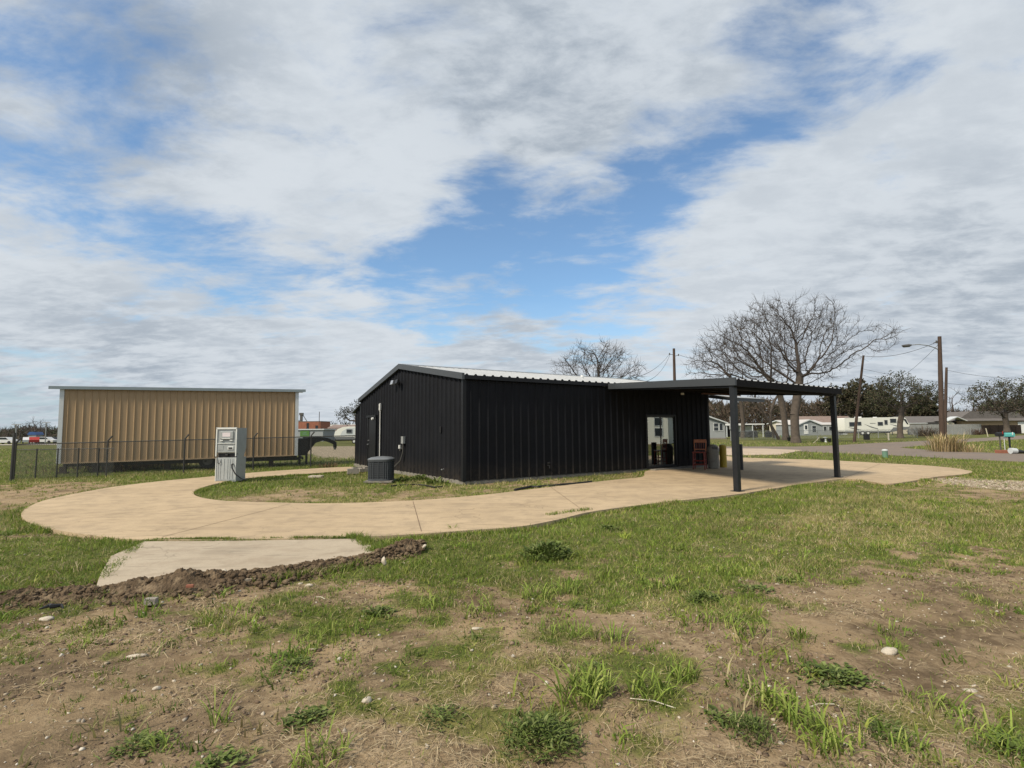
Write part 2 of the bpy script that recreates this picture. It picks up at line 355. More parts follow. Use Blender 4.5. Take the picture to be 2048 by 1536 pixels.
def ground_mat():
    m, nt, out = newmat('ground soil and turf'); b = NB(nt)
    tc = b.n('ShaderNodeTexCoord').outputs['Object']
    a = b.n('ShaderNodeAttribute'); a.attribute_name = 'mask'
    sp = b.n('ShaderNodeSeparateColor'); nt.links.new(a.outputs['Color'], sp.inputs[0])
    g, s, v = sp.outputs[0], sp.outputs[1], sp.outputs[2]
    n1 = b.noise(tc, 1.3, 6, .6); n2 = b.noise(tc, 9, 6, .65, .6); n3 = b.noise(tc, 60, 4, .7); n4 = b.noise(tc, 170, 2, .6); n5 = b.noise(tc, .09, 4, .6)
    soil = b.mix(b.ramp(n1, .38, .62), rgba((.315, .228, .132)), rgba((.115, .080, .047)))
    soil = b.mix(b.ramp(n2, .38, .75, 0, .75), soil, rgba((.33, .25, .155)))
    soil = b.mix(b.m('MULTIPLY', b.ramp(n3, .5, .7), .6), soil, rgba((.075, .05, .034)))
    litter = b.mix(b.ramp(n3, .35, .65), rgba((.22, .16, .095)), rgba((.44, .34, .22)))
    soil = b.mix(b.m('MULTIPLY', s, b.ramp(n2, .4, .6, .15, .85)), soil, litter)
    soil = b.mix(b.m('MULTIPLY', a.outputs['Alpha'], b.ramp(n2, .25, .7, .9, .35)), soil, b.mix(n3, rgba((.055, .040, .027)), rgba((.14, .104, .066))))
    turf = b.mix(b.ramp(n2, .35, .65), rgba((.065, .085, .02)), rgba((.16, .165, .045)))
    turf = b.mix(b.ramp(n3, .45, .7), turf, rgba((.035, .042, .015)))
    turf = b.mix(b.m('MULTIPLY', s, b.ramp(n1, .35, .6, .25, .75)), turf, rgba((.25, .21, .085)))
    turf = b.mix(b.ramp(n5, .4, .6, 0, .45), turf, rgba((.13, .12, .05)))
    gm = b.m('ADD', g, b.m('MULTIPLY', b.m('SUBTRACT', n2, .5), .9), clamp=True)
    col = b.mix(b.ramp(gm, .3, .75), soil, turf)
    gcol = b.mix(b.ramp(n3, .35, .65), rgba((.24, .195, .14)), rgba((.36, .305, .225)))
    gcol = b.mix(b.ramp(n1, .45, .7, 0, .5), gcol, rgba((.20, .16, .10)))
    col = b.mix(b.m('MULTIPLY', v, b.ramp(n2, .3, .5, .35, 1)), col, gcol)
    p = b.n('ShaderNodeBsdfPrincipled'); nt.links.new(col, p.inputs['Base Color']); p.inputs['Roughness'].default_value = .97
    p.inputs['Specular IOR Level'].default_value = .12
    hh = b.m('ADD', b.m('MULTIPLY', n2, .6), b.m('ADD', b.m('MULTIPLY', n3, .3), b.m('MULTIPLY', n4, .12)))
    bp = b.n('ShaderNodeBump'); bp.inputs['Strength'].default_value = .9; bp.inputs['Distance'].default_value = .035
    nt.links.new(hh, bp.inputs['Height']); nt.links.new(bp.outputs[0], p.inputs['Normal'])
    nt.links.new(p.outputs[0], out.inputs[0]); return m
ground = np_mesh('ground', np.stack([gx, gy, gz], 1), F, ground_mat(), col=np.stack([gg, ss*(1-.6*dk), grv, dk], 1), smooth=True, colname='mask')
tag(ground, kind='structure')
# concrete --------------------------------------------------------
def conc_mat(name, c1, c2, c3):
    m, nt, out = newmat(name); b = NB(nt)
    tc = b.n('ShaderNodeTexCoord').outputs['Object']
    n1 = b.noise(tc, .35, 6, .6); n2 = b.noise(tc, 2.2, 6, .65, .4); n3 = b.noise(tc, 45, 4, .7); n4 = b.noise(tc, 190, 2, .6)
    mp = b.n('ShaderNodeMapping'); mp.inputs['Rotation'].default_value = (0, 0, .25); mp.inputs['Scale'].default_value = (.5, 3.2, 1); nt.links.new(tc, mp.inputs[0])
    n5 = b.noise(mp.outputs[0], 1.1, 5, .6, .5)
    col = b.mix(b.ramp(n1, .35, .65), rgba(c1), rgba(c2))
    col = b.mix(b.ramp(n2, .42, .70, 0, .6), col, rgba(c3))
    vo = b.n('ShaderNodeTexVoronoi', feature='DISTANCE_TO_EDGE'); vo.inputs['Scale'].default_value = .42; wv = b.n('ShaderNodeVectorMath', operation='ADD'); nz = b.n('ShaderNodeTexNoise'); nz.inputs['Scale'].default_value = 1.6; nz.inputs['Detail'].default_value = 6; nt.links.new(tc, nz.inputs['Vector']); nt.links.new(tc, wv.inputs[0]); nt.links.new(nz.outputs['Color'], wv.inputs[1]); nt.links.new(wv.outputs[0], vo.inputs['Vector'])
    col = b.mix(b.m('MULTIPLY', b.m('LESS_THAN', vo.outputs[0], .0035), b.ramp(n1, .45, .55, 0, .55)), col, rgba([x*.3 for x in c1]))
    col = b.mix(b.ramp(n5, .50, .70, 0, .45), col, rgba([x*.5 for x in c1]))
    n6 = b.noise(mp.outputs[0], 3.7, 3, .5, .8)
    col = b.mix(b.ramp(n6, .59, .70, 0, .5), col, rgba([x*.35 for x in c1]))
    col = b.mix(b.ramp(n3, .35, .7, 0, .5), col, rgba([x*.66 for x in c1]))
    col = b.mix(b.ramp(n4, .55, .7, 0, .25), col, rgba([min(1, x*1.35) for x in c1]))
    p = b.n('ShaderNodeBsdfPrincipled'); nt.links.new(col, p.inputs['Base Color']); p.inputs['Roughness'].default_value = .88
    p.inputs['Specular IOR Level'].default_value = .25
    bp = b.n('ShaderNodeBump'); bp.inputs['Strength'].default_value = .35; bp.inputs['Distance'].default_value = .01
    nt.links.new(b.m('ADD', n3, n4), bp.inputs['Height']); nt.links.new(bp.outputs[0], p.inputs['Normal'])
    nt.links.new(p.outputs[0], out.inputs[0]); return m
M['drive'] = conc_mat('tan concrete', (.50, .385, .25), (.42, .32, .205), (.27, .21, .145))
M['apron'] = conc_mat('grey concrete', (.46, .39, .295), (.40, .335, .25), (.27, .21, .15))
M['fardrive'] = conc_mat('pale concrete', (.50, .40, .30), (.45, .36, .27), (.40, .32, .24))
M['asphalt'] = conc_mat('worn asphalt', (.215, .170, .135), (.175, .15, .13), (.235, .19, .155))
M['farroad'] = conc_mat('far pale road', (.42, .38, .31), (.36, .32, .27), (.3, .27, .22))
M['joint'] = mat('slab joint', (.16, .11, .07), .95, .3, 8)
def slab(name, poly, z, t, m):
    bm = bmesh.new(); vs = [bm.verts.new((x, y, z)) for x, y in poly]
    f = bm.faces.new(vs); f.normal_update()
    if f.normal.z < 0: bmesh.ops.reverse_faces(bm, faces=[f])
    r = bmesh.ops.extrude_face_region(bm, geom=[f]); vv = [e for e in r['geom'] if isinstance(e, bmesh.types.BMVert)]
    fs = [e for e in r['geom'] if isinstance(e, bmesh.types.BMFace)]
    for v in f.verts: v.co.z = z-t
    bmesh.ops.triangulate(bm, faces=[x for x in bm.faces if len(x.verts) > 4], ngon_method='EAR_CLIP')
    bmesh.ops.recalc_face_normals(bm, faces=bm.faces)
    me = bpy.data.meshes.new(name); bm.to_mesh(me); bm.free(); me.materials.append(m)
    o = bpy.data.objects.new(name, me); link(o); return tag(o, kind='structure')
slab('driveway', drive, .04, .12, M['drive'])
slab('concrete_apron', apron, .03, .10, M['apron'])
slab('side_driveway', fard, .012, .05, M['fardrive'])
slab('road', road, .006, .05, M['asphalt'])
def tsheet(name, poly, z, m):
    bm = bmesh.new(); f = bm.faces.new([bm.verts.new((x, y, float(terr(x, y))+z)) for x, y in poly])
    bmesh.ops.triangulate(bm, faces=bm.faces[:]); bmesh.ops.recalc_face_normals(bm, faces=bm.faces)
    me = bpy.data.meshes.new(name); bm.to_mesh(me); bm.free(); me.materials.append(m)
    o = bpy.data.objects.new(name, me); link(o); return tag(o, kind='structure')
tsheet('road', farroad, .05, M['farroad'])
jm = MB()
for (a, b_) in (((826,1003),(843,1063)), ((580,1008),(325,1074)), ((322,1022),(50,1040)), ((1386,985),(1475,981)), ((1476,938),(1690,955.5)), ((1292,946),(1476,938)), ((1100,973),(1170,1024)), ((480,1004),(322,1022)), ((250,973),(110,1000)), ((1690,955.5),(1760,928))):
    p, q = G(*a, .0402), G(*b_, .0402); d = (q-p); n = Vector((-d.y, d.x, 0)).normalized()*.006
    N = 12; L = [p.lerp(q, i/N)+n*random.uniform(-.3, .3) for i in range(N+1)]
    vs = [x+n for x in L]+[x-n for x in L]
    for v in vs: v.z = .0445
    jm.add(vs, [(i, i+1, N+2+i, N+1+i) for i in range(N)])
o = jm.build('slab_joints', M['joint']); tag(o, kind='structure')

# ------------------------------------------------------------ black building
def rib_profile(L, pitch=.305, h=.042, off=.12, minor=False, tw=.013, bw=.052):
    pts = [(0, 0)]; s = off
    while s + .08 < L:
        pts += [(s-bw, 0), (s-tw, h), (s+tw, h), (s+bw, 0)]
        if minor:
            for k in (.10, .20):
                if s+k+.02 < L: pts += [(s+k-.014, 0), (s+k-.007, .005), (s+k+.007, .005), (s+k+.014, 0)]
        s += pitch
    pts.append((L, 0)); 
    return [p for i, p in enumerate(pts) if p[0] >= 0 and (i == 0 or p[0] > pts[i-1][0])]
def ribbed_wall(mb, o, d, n, L, z0, ztop, **k):   # o origin, d dir, n outward
    o, d, n = Vector(o), Vector(d), Vector(n)
    pr = rib_profile(L, **k); ex = k.get('breaks', [])
    vs = []; fs = []
    for s, h in pr:
        p = o+d*s+n*h; zt = ztop(s) if callable(ztop) else ztop; zb = z0(s) if callable(z0) else z0
        vs += [(p.x, p.y, zb), (p.x, p.y, zt)]
    for i in range(len(pr)-1): fs.append((2*i, 2*i+2, 2*i+3, 2*i+1))
    mb.add(vs, fs)
LB, WB, EH, RH, RW = 11.62, 9.5, 3.10, 3.93, 4.87
bld = thing('metal_building', 'black ribbed metal building with a pale low gable roof and attached carport', 'building', C0, TH)
def gtop(s): return (EH+(RH-EH)*s/RW) if s <= RW else (RH-(RH-2.93)*(s-RW)/(WB-RW))
w = MB(); ribbed_wall(w, (0, WB, 0), (0, -1, 0), (-1, 0, 0), WB, .10, lambda s: gtop(WB-s)); w.build('gable_wall', M['blackmetal'], bld)
w = MB(); ribbed_wall(w, (0, 0, 0), (1, 0, 0), (0, -1, 0), 7.80, .10, EH, off=.245)
ribbed_wall(w, (7.80, 0, 0), (1, 0, 0), (0, -1, 0), 1.74, 2.13, EH, off=.01+.045)
ribbed_wall(w, (9.54, 0, 0), (1, 0, 0), (0, -1, 0), LB-9.54, .10, EH, off=.145)
w.build('long_wall', M['blackmetal'], bld)
w = MB(); ribbed_wall(w, (LB, 0, 0), (0, 1, 0), (1, 0, 0), WB, .10, gtop); w.build('far_gable_wall', M['blackmetal'], bld)
w = MB(); ribbed_wall(w, (LB, WB, 0), (-1, 0, 0), (0, 1, 0), LB, .10, 2.9); w.build('rear_wall', M['blackmetal'], bld)
# lean-to strip at the rear
w = MB(); ribbed_wall(w, (0.06, WB+1.0, 0), (0, -1, 0), (-1, 0, 0), .98, .05, lambda s: 2.44+.30*s, minor=False)
w.b2((.10, WB+.02, .05), (LB-1, WB+1.0, 2.40)); w.build('lean_to', M['blackmetal'], bld)
w = MB(); w.prism([(WB+.03, 2.80), (WB+1.15, 2.46), (WB+1.15, 2.40), (WB+.03, 2.74)], 0, -.08, LB-1); w.build('lean_to_roof', M['greytrim'], bld)
w = MB(); w.b2((.04, .04, 0), (LB-.04, WB-.04, .098)); w.b2((-.02, -.02, -.1), (7.75, .2, .07)); w.b2((-.025, .19, -.1), (.2, WB+.9, .105)); w.build('foundation', M['found'], bld)
# corner trims
w = MB(); w.prism([(-.045, .06), (-.045, -.045), (.07, -.045), (.07, .0), (.0, .0), (.0, .06)], 2, .09, EH+.05); w.build('corner_trim', M['blackmetal2'], bld)
w = MB(); w.b2((-.045, WB-.06, .09), (0, WB+.04, 2.93)); w.build('corner_trim', M['blackmetal2'], bld)
w = MB(); w.b2((LB-.06, -.045, .09), (LB+.045, 0, EH)); w.build('corner_trim', M['blackmetal2'], bld)
# roof: ribbed panels on both slopes
def roof_slope(mb, x0, x1, ya, za, yb, zb, off=.10):
    pr = rib_profile(x1-x0, off=off, minor=False); n = len(pr)
    vs = [(x0+s, ya, za+h) for s, h in pr]+[(x0+s, yb, zb+h) for s, h in pr]
    mb.add(vs, [(i, i+1, n+i+1, n+i) for i in range(n-1)])
def closure(mb, x0, x1, y, z, drop, th, off=.10):
    pr = rib_profile(x1-x0, off=off, minor=False); n = len(pr)
    for yy in (y, y+th):
        vs = [(x0+s, yy, z+h+.004) for s, h in pr]+[(x0+s, yy, z-drop) for s, h in pr]
        mb.add(vs, [(i, i+1, n+i+1, n+i) for i in range(n-1)])
    vs = [(x0+s, y, z+h+.004) for s, h in pr]+[(x0+s, y+th, z+h+.004) for s, h in pr]
    mb.add(vs, [(i, i+1, n+i+1, n+i) for i in range(n-1)])
    mb.add([(x0, y, z-drop), (x1, y, z-drop), (x1, y+th, z-drop), (x0, y+th, z-drop)], [(0, 1, 2, 3)])
ZE = 3.235; ZR = 4.03; ZL = 2.98
w = MB(); roof_slope(w, -.05, LB+.1, -.10, ZE, RW, ZR); roof_slope(w, -.05, LB+.1, RW, ZR, WB+.12, ZL)
w.b2((-.04, RW-.15, ZR+.012), (LB+.1, RW+.15, ZR+.05)); rf = w.build('roof', M['galv'], bld)
w = MB(); closure(w, -.05, LB+.1, -.135, ZE-.01, .115, .03); w.build('eave_trim', M['blackmetal2'], bld)
for x0, x1 in ((-.12, -.04), (LB+.1, LB+.17)):
    w = MB(); w.prism([(-.14, ZE+.05), (RW, ZR+.065), (WB+.14, ZL+.05), (WB+.14, ZL-.12), (RW, ZR-.125), (-.14, ZE-.14)], 0, x0, x1); w.build('rake_trim', M['greytrim'], bld)
vt = MB(); vt.lathe([(0, .22), (.07, .22), (.07, .14), (.05, .14), (.05, 0)], 12, (7.0, 2.6, 3.6)); vt.build('roof_vent', M['white'], rf)
# gable side details
dr = MB(); dr.b2((-.075, 7.42, .12), (-.035, 8.30, 2.14)); dr = dr.build('door', M['blackmetal2'], bld)
w = MB()
w.b2((-.10, 7.34, .10), (-.02, 7.42, 2.24)); w.b2((-.10, 8.30, .10), (-.02, 8.38, 2.24)); w.b2((-.13, 7.30, 2.15), (-.02, 8.42, 2.24)); w.build('door_frame', M['blackmetal2'], dr)
w = MB(); w.box((-.10, 8.22, 1.02), (.05, .05, .05), bev=.01); w.box((-.14, 8.19, 1.02), (.03, .12, .025), bev=.008); w.build('handle', M['chrome'], dr)
w = MB(); w.tube([(-.075, 8.22, 1.18), (-.115, 8.22, 1.18)], .028, 12); w.build('deadbolt', M['chrome'], dr)
w = MB(); w.tube([(-.10, 7.62, 2.10), (-.18, 7.62, 2.08)], .05, 10); w.build('door_lamp', M['white'], dr)
w = MB(); w.tube([(-.07, 6.9, .25), (-.07, 6.9, 2.35)], .022, 8); w.tube([(-.07, 6.9, 2.35), (-.07, 6.9, 2.70)], .034, 8); w.b2((-.11, 6.84, 2.42), (-.05, 6.96, 2.68)); w.build('conduit_pipe', M['pvc'], bld)
fl = MB(); fl.box((-.12, 5.02, 3.42), (.12, .10, .12), bev=.01); fl.tube([(-.12, 5.2, 3.42), (-.12, 4.8, 3.42)], .015, 6); fl = fl.build('floodlight', M['black'], bld)
for yy, mm in ((5.24, 'chrome'), (4.78, 'black')):
    w = MB(); w.box((-.20, yy, 3.40), (.10, .22, .17), ry=.3, bev=.015); w.build('lamp_head', M[mm], fl)
w = MB(); w.b2((-.12, 4.35, 1.12), (-.035, 4.55, 1.38)); w = w.build('electric_box', M['galvpost'], bld)
w = MB(); w.b2((-.10, 4.72, .93), (-.035, 4.84, 1.06)); w.build('electric_box', M['pvc'], bld)
w = MB(); w.tube([(-.09, 4.42, 1.12), (-.10, 4.42, .8), (-.16, 4.5, .5), (-.3, 4.7, .28), (-.6, 4.75, .22)], .018, 8); w.tube([(-.07, 4.78, .93), (-.1, 4.7, .85), (-.1, 4.5, .95)], .012, 6); w.build('cable', M['rail'], bld)
w = MB(); w.b2((-.06, 1.4, 1.52), (-.034, 1.47, 1.72)); w.build('wall_outlet', M['black'], bld)
w = MB(); w.tube([(-.03, 1.22, .38), (-.12, 1.22, .36)], .02, 8); w.tube([(-.10, 1.18, .37), (-.10, 1.26, .37)], .018, 8); w.build('wall_tap', M['chrome'], bld)
w = MB(); w.tube([(3.1, -.03, .42), (3.1, -.16, .42)], .022, 8); w.tube([(3.1, -.13, .42), (3.1, -.14, .33)], .018, 8); w.tube([(3.06, -.1, .5), (3.14, -.1, .5)], .035, 8); w.build('wall_tap', M['black'], bld)
# interior and glass doors
w = MB(); w.b2((7.0, 2.6, .1), (10.4, 2.66, 2.6)); w.b2((6.9, .1, .1), (6.96, 2.6, 2.6)); w.b2((10.4, .1, .1), (10.46, 2.6, 2.6)); w.b2((6.9, .1, 2.6), (10.46, 2.66, 2.66)); w.build('interior_wall', M['darkint'], bld)
w = MB(); w.b2((8.72, .35, .1), (9.6, .40, 2.4)); w.build('lit_wall_panel', M['lit_wall'], bld)  # added pale panel, painted as the lit part of the interior wall
gm, nt, out = newmat('reflective door glass'); nb = NB(nt)
gl = nb.n('ShaderNodeBsdfGlossy'); gl.inputs['Roughness'].default_value = .01; gl.inputs[0].default_value = (.85, .9, .9, 1)
tr = nb.n('ShaderNodeBsdfTransparent'); tr.inputs[0].default_value = (.55, .58, .56, 1)
fr = nb.n('ShaderNodeFresnel'); fr.inputs[0].default_value = 1.5
mx = nb.n('ShaderNodeMixShader'); nt.links.new(nb.m('ADD', fr.outputs[0], .30, clamp=True), mx.inputs[0]); nt.links.new(tr.outputs[0], mx.inputs[1]); nt.links.new(gl.outputs[0], mx.inputs[2]); nt.links.new(mx.outputs[0], out.inputs[0])
gd = MB(); gd.b2((7.80, -.05, .10), (7.86, .04, 2.13)); gd.b2((9.48, -.05, .10), (9.54, .04, 2.13)); gd.b2((7.86, -.05, 2.07), (9.48, .04, 2.13)); gd.b2((7.86, -.05, .10), (9.48, .04, .14)); gd = gd.build('sliding_door', M['blackmetal2'], bld)
for x0, x1, yy in ((7.86, 8.66, -.02), (8.62, 9.48, .012)):
    w = MB()
    for a, b_ in (((x0, yy-.015, .142), (x0+.045, yy+.015, 2.068)), ((x1-.045, yy-.015, .142), (x1, yy+.015, 2.068)), ((x0+.045, yy-.015, 2.02), (x1-.045, yy+.015, 2.068)), ((x0+.045, yy-.015, .142), (x1-.045, yy+.015, .20))): w.b2(a, b_)
    s_ = w.build('sash', M['black'], gd)
    w = MB(); w.b2((x0+.045, yy-.003, .20), (x1-.045, yy+.003, 2.02)); w.build('pane', gm, s_)
w = MB(); w.b2((7.9, -.35, .0), (11.5, -.06, .075)); w.build('threshold', M['found'], bld)
# carport
inv = (Matrix.Translation(C0) @ Matrix.Rotation(TH, 4, 'Z')).inverted()
A = inv @ G(1475, 982.5, .04); B = inv @ G(1675, 954.5, .04); A.z = B.z = 0
c = [Vector((5.85, -.14, 3.17)), Vector((A.x-.10, A.y-.14, 2.79)), Vector((B.x+.14, B.y-.18, 2.79)), Vector((11.55, -.14, 3.17))]
w = MB(); pr = rib_profile(1.0, pitch=.305/5.9, h=.032, off=.02, minor=False)
pr2 = []; k = .02
pts = [(0, 0)]
while k < .985:
    pts += [(k-.006, 0), (k-.0025, .034), (k+.0025, .034), (k+.006, 0)]; k += .305/5.9
pts.append((1, 0)); n = len(pts)
vs = [c[0].lerp(c[3], s)+Vector((0, 0, h)) for s, h in pts]+[c[1].lerp(c[2], s)+Vector((0, 0, h)) for s, h in pts]
w.add(vs, [(i, i+1, n+i+1, n+i) for i in range(n-1)]); w.build('carport_roof', M['galv'], bld)
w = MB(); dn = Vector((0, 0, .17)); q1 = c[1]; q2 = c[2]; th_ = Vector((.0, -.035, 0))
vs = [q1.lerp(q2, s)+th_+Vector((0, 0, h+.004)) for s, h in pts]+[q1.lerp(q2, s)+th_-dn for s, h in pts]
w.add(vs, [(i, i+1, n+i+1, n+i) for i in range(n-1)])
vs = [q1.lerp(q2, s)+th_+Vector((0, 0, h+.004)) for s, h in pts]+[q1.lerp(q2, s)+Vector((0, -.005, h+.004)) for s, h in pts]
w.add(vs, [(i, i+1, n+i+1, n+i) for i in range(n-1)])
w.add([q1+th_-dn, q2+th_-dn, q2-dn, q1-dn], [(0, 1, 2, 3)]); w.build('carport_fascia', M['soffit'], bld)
def beam(mb, p, q, wd, ht):
    d = (q-p).normalized(); nn = Vector((-d.y, d.x, 0)).normalized()*wd/2; z = Vector((0, 0, ht/2))
    mb.add([p+nn+z, p-nn+z, p-nn-z, p+nn-z, q+nn+z, q-nn+z, q-nn-z, q+nn-z], [(0, 1, 2, 3), (4, 5, 6, 7), (0, 1, 5, 4), (1, 2, 6, 5), (2, 3, 7, 6), (3, 0, 4, 7)])
w = MB(); beam(w, c[0]+Vector((-.03, 0, -.055)), c[1]+Vector((-.03, -.03, -.045)), .05, .20); w.build('carport_side_trim', M['greytrim'], bld)
w = MB(); beam(w, c[0]+Vector((.06, 0, -.175)), c[1]+Vector((.06, .1, -.175)), .06, .04); beam(w, c[3]+Vector((-.05, 0, -.10)), c[2]+Vector((-.05, .1, -.10)), .08, .2)
w.build('carport_side_beam', M['blackmetal2'], bld)
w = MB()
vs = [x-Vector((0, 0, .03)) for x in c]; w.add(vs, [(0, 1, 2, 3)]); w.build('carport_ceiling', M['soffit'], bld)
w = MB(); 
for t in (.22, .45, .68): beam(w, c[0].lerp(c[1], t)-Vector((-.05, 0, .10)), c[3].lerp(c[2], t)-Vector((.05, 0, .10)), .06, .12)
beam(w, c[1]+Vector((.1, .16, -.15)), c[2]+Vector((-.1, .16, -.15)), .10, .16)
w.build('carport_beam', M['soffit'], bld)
for pt in (A, B):
    w = MB(); w.box((pt.x, pt.y, 1.35), (.134, .134, 2.62), bev=.008); pst = w.build('carport_post', M['post'], bld)
    w = MB(); w.box((pt.x, pt.y, .047), (.24, .24, .012)); w.build('base_plate', M['post'], pst)
w = MB(); w.tube([(8.9, -.9, 2.93), (8.9, -.9, 2.86)], .06, 12); w.build('ceiling_lamp', M['white'], bld)
w = MB(); w.b2((9.3, -1.5, 2.86), (11.4, -1.44, 2.91)); w.build('carport_brace', M['purlin'], bld)
w = MB(); w.prism([(-.02, 2.98), (-1.35, 2.78), (-1.35, 2.66), (-.02, 2.86)], 0, LB+.05, LB+2.0); w.build('rear_canopy', M['greytrim'], bld)
w = MB(); w.prism([(0, 3.01), (-1.38, 2.81), (-1.38, 2.79), (0, 2.99)], 0, LB+.03, LB+2.02); w.build('rear_canopy_roof', M['galv'], bld)

# ------------------------------------------------------------ things round the building
# drive-up kiosk
k = thing('drive_up_kiosk', 'weathered grey drive-up kiosk cabinet with a trailing black hose beside the curved driveway', 'kiosk', (-9.12, 17.25, .02), math.radians(2))
w = MB(); w.prism([(-.33, 0), (.33, 0), (.33, .76), (-.33, .76)], 0, -.31, .31); w.build('base_cabinet', M['kiosk'], k)
w = MB(); w.prism([(-.30, .90), (-.33, .94), (-.33, 1.70), (.33, 1.70), (.33, 1.06), (.18, .762), (-.22, .762), (-.22, .90)], 0, -.32, .31); hd = w.build('upper_cabinet', M['kiosk'], k)
w = MB(); 
for x0, x1 in ((-.335, -.30), (.285, .315)): w.b2((x0, -.36, .80), (x1, -.325, 1.70)); w.b2((x0+.01, -.345, .02), (x1-.002, -.325, .76))
w.b2((-.335, -.36, 1.66), (.315, -.325, 1.715)); w.build('edge_trim', M['kiosklight'], k)
w = MB(); w.b2((-.30, -.332, 1.22), (.285, -.31, 1.66)); w.b2((-.30, -.338, .93), (.285, -.31, 1.20))
fp = w.build('front_panel', M['kiosk2'], k)
w = MB(); w.box((0, -.34, 1.47), (.42, .05, .26), bev=.03); w.build('screen_bezel', M['kiosk2'], fp)
w = MB(); w.b2((-.13, -.372, 1.42), (.12, -.364, 1.55)); w.build('label_panel', M['sign'], fp)
w = MB(); w.b2((-.14, -.39, 1.355), (.13, -.35, 1.375)); w.b2((-.20, -.37, 1.29), (-.11, -.34, 1.32)); w.b2((.10, -.37, 1.29), (.19, -.34, 1.32)); w.b2((-.28, -.36, 1.20), (.27, -.335, 1.215)); w.build('highlight_strip', M['kiosklight'], fp)
w = MB(); w.box((.13, -.345, 1.06), (.18, .03, .10), bev=.012); w.build('card_reader', M['kiosklight'], fp)
w = MB(); w.b2((-.27, -.345, 1.0), (-.10, -.33, 1.14)); w.build('keypad', M['kiosk2'], fp)
w = MB(); w.b2((.07, -.368, 1.035), (.19, -.358, 1.085)); w.build('card_slot', M['black'], fp)
w = MB(); w.b2((-.295, -.26, .77), (.28, -.222, .92)); w.box((0, -.30, .84), (.09, .06, .05), bev=.01); w.build('equipment_bay', M['black'], k)
w = MB()
for x in (-.24, -.17, -.06, .05, .12, .2): w.b2((x, -.338, .08), (x+.008, -.329, .72))
w.b2((-.29, -.34, .03), (.28, -.331, .075)); w.build('panel_ribs', M['kiosk2'], k)
w = MB(); w.tube([(.22, -.34, .56), (.22, -.42, .54), (.23, -.42, .44), (.33, -.40, .25), (.50, -.36, .10), (.66, -.30, .03)], .020, 8); w.build('hose', M['black'], k)
w = MB(); w.tube([(-.30, -.30, .84), (-.28, -.36, .66), (-.22, -.37, .56), (-.17, -.36, .60), (-.15, -.30, .80)], .008, 6); w.build('cable', M['black'], k)
# AC condenser
p = G(762, 963.5)
ac = thing('air_conditioner', 'round grey air conditioning condenser standing on the grass by the black gable wall', 'air conditioner', (p.x, p.y, 0))
w = MB(); w.box((0, 0, .03), (.86, .86, .06), bev=.01); w.build('pad', M['found'], ac)
def rsq(r, n=40, e=3.6):
    return [(r*math.copysign(abs(math.cos(a))**(2/e), math.cos(a)), r*math.copysign(abs(math.sin(a))**(2/e), math.sin(a))) for a in [2*math.pi*i/n for i in range(n)]]
def loft(mb, rings):
    n = len(rings[0][0]); vs = [(x, y, z) for ring, z in rings for x, y in ring]; fs = [(i*n+k, i*n+(k+1) % n, (i+1)*n+(k+1) % n, (i+1)*n+k) for i in range(len(rings)-1) for k in range(n)]
    fs.append(tuple((len(rings)-1)*n+k for k in range(n))); fs.append(tuple(range(n))[::-1]); mb.add(vs, fs)
w = MB(); loft(w, [(rsq(.355), .07), (rsq(.355), .66)]); w.build('coil', M['acfin'], ac)
w = MB(); loft(w, [(rsq(.375), .06), (rsq(.375), .12)]); loft(w, [(rsq(.38), .64), (rsq(.385), .70)])
for i in range(1, 9): w2 = .12+i*.058; loft(w, [(rsq(.366), w2), (rsq(.366), w2+.012)])
for x, y in rsq(.366, 28): w.box((x, y, .38), (.016, .016, .54))
w.build('guard_louvres', M['ac'], ac)
w = MB(); loft(w, [(rsq(.39), .70), (rsq(.385), .725), (rsq(.30), .765), (rsq(.12), .79)]); w.build('lid', M['actop'], ac)
# concrete blocks by the door
bl = [((706, 948), .35, 'broken grey concrete block lying nearest the driveway edge by the rear door', .2), ((716, 944), -.2, 'upright stub of grey block at the corner of the black building', .16), ((728, 944), .6, 'grey block half sunk in grass in front of the rear door step', .14)]
for (q, rz, lb, h) in bl:
    p = G(*q); w = MB(); w.box((0, 0, h/2), (.42, .22, h), bev=.015); w.box((.05, .02, h+.02), (.18, .16, .06), rz=.4, bev=.01)
    o = w.build('concrete_block', M['block']); o.location = (p.x, p.y, 0); o.rotation_euler = (0, 0, rz); tag(o, lb, 'block')
p = G(632, 955); w = MB(); w.box((0, 0, .03), (.46, .26, .07), bev=.015); o = w.build('ground_box', M['stone']); o.location = p; tag(o, 'pale rectangular utility box set in the grass island', 'utility box')
# black drain hose along the drive edge
pts = [G(a, b, .05) for a, b in ((1030, 979.5), (1048, 976), (1062, 973.2), (1075, 974), (1090, 972), (1108, 971), (1125, 969), (1145, 967.5), (1165, 965.5), (1183, 963.5))]
w = MB(); w.tube(pts, .033, 8); o = w.build('drain_hose', M['hose']); tag(o, 'black drain hose lying along the driveway edge below the long wall', 'hose')
pts = [G(a, b, .02) for a, b in ((782, 972), (800, 970), (830, 968.5), (850, 970.5), (870, 974.5), (885, 973))]
w = MB(); w.tube(pts, .02, 6); o = w.build('cable_line', M['hose']); tag(o, 'thin black cable snaking through grass below the gable wall', 'cable')
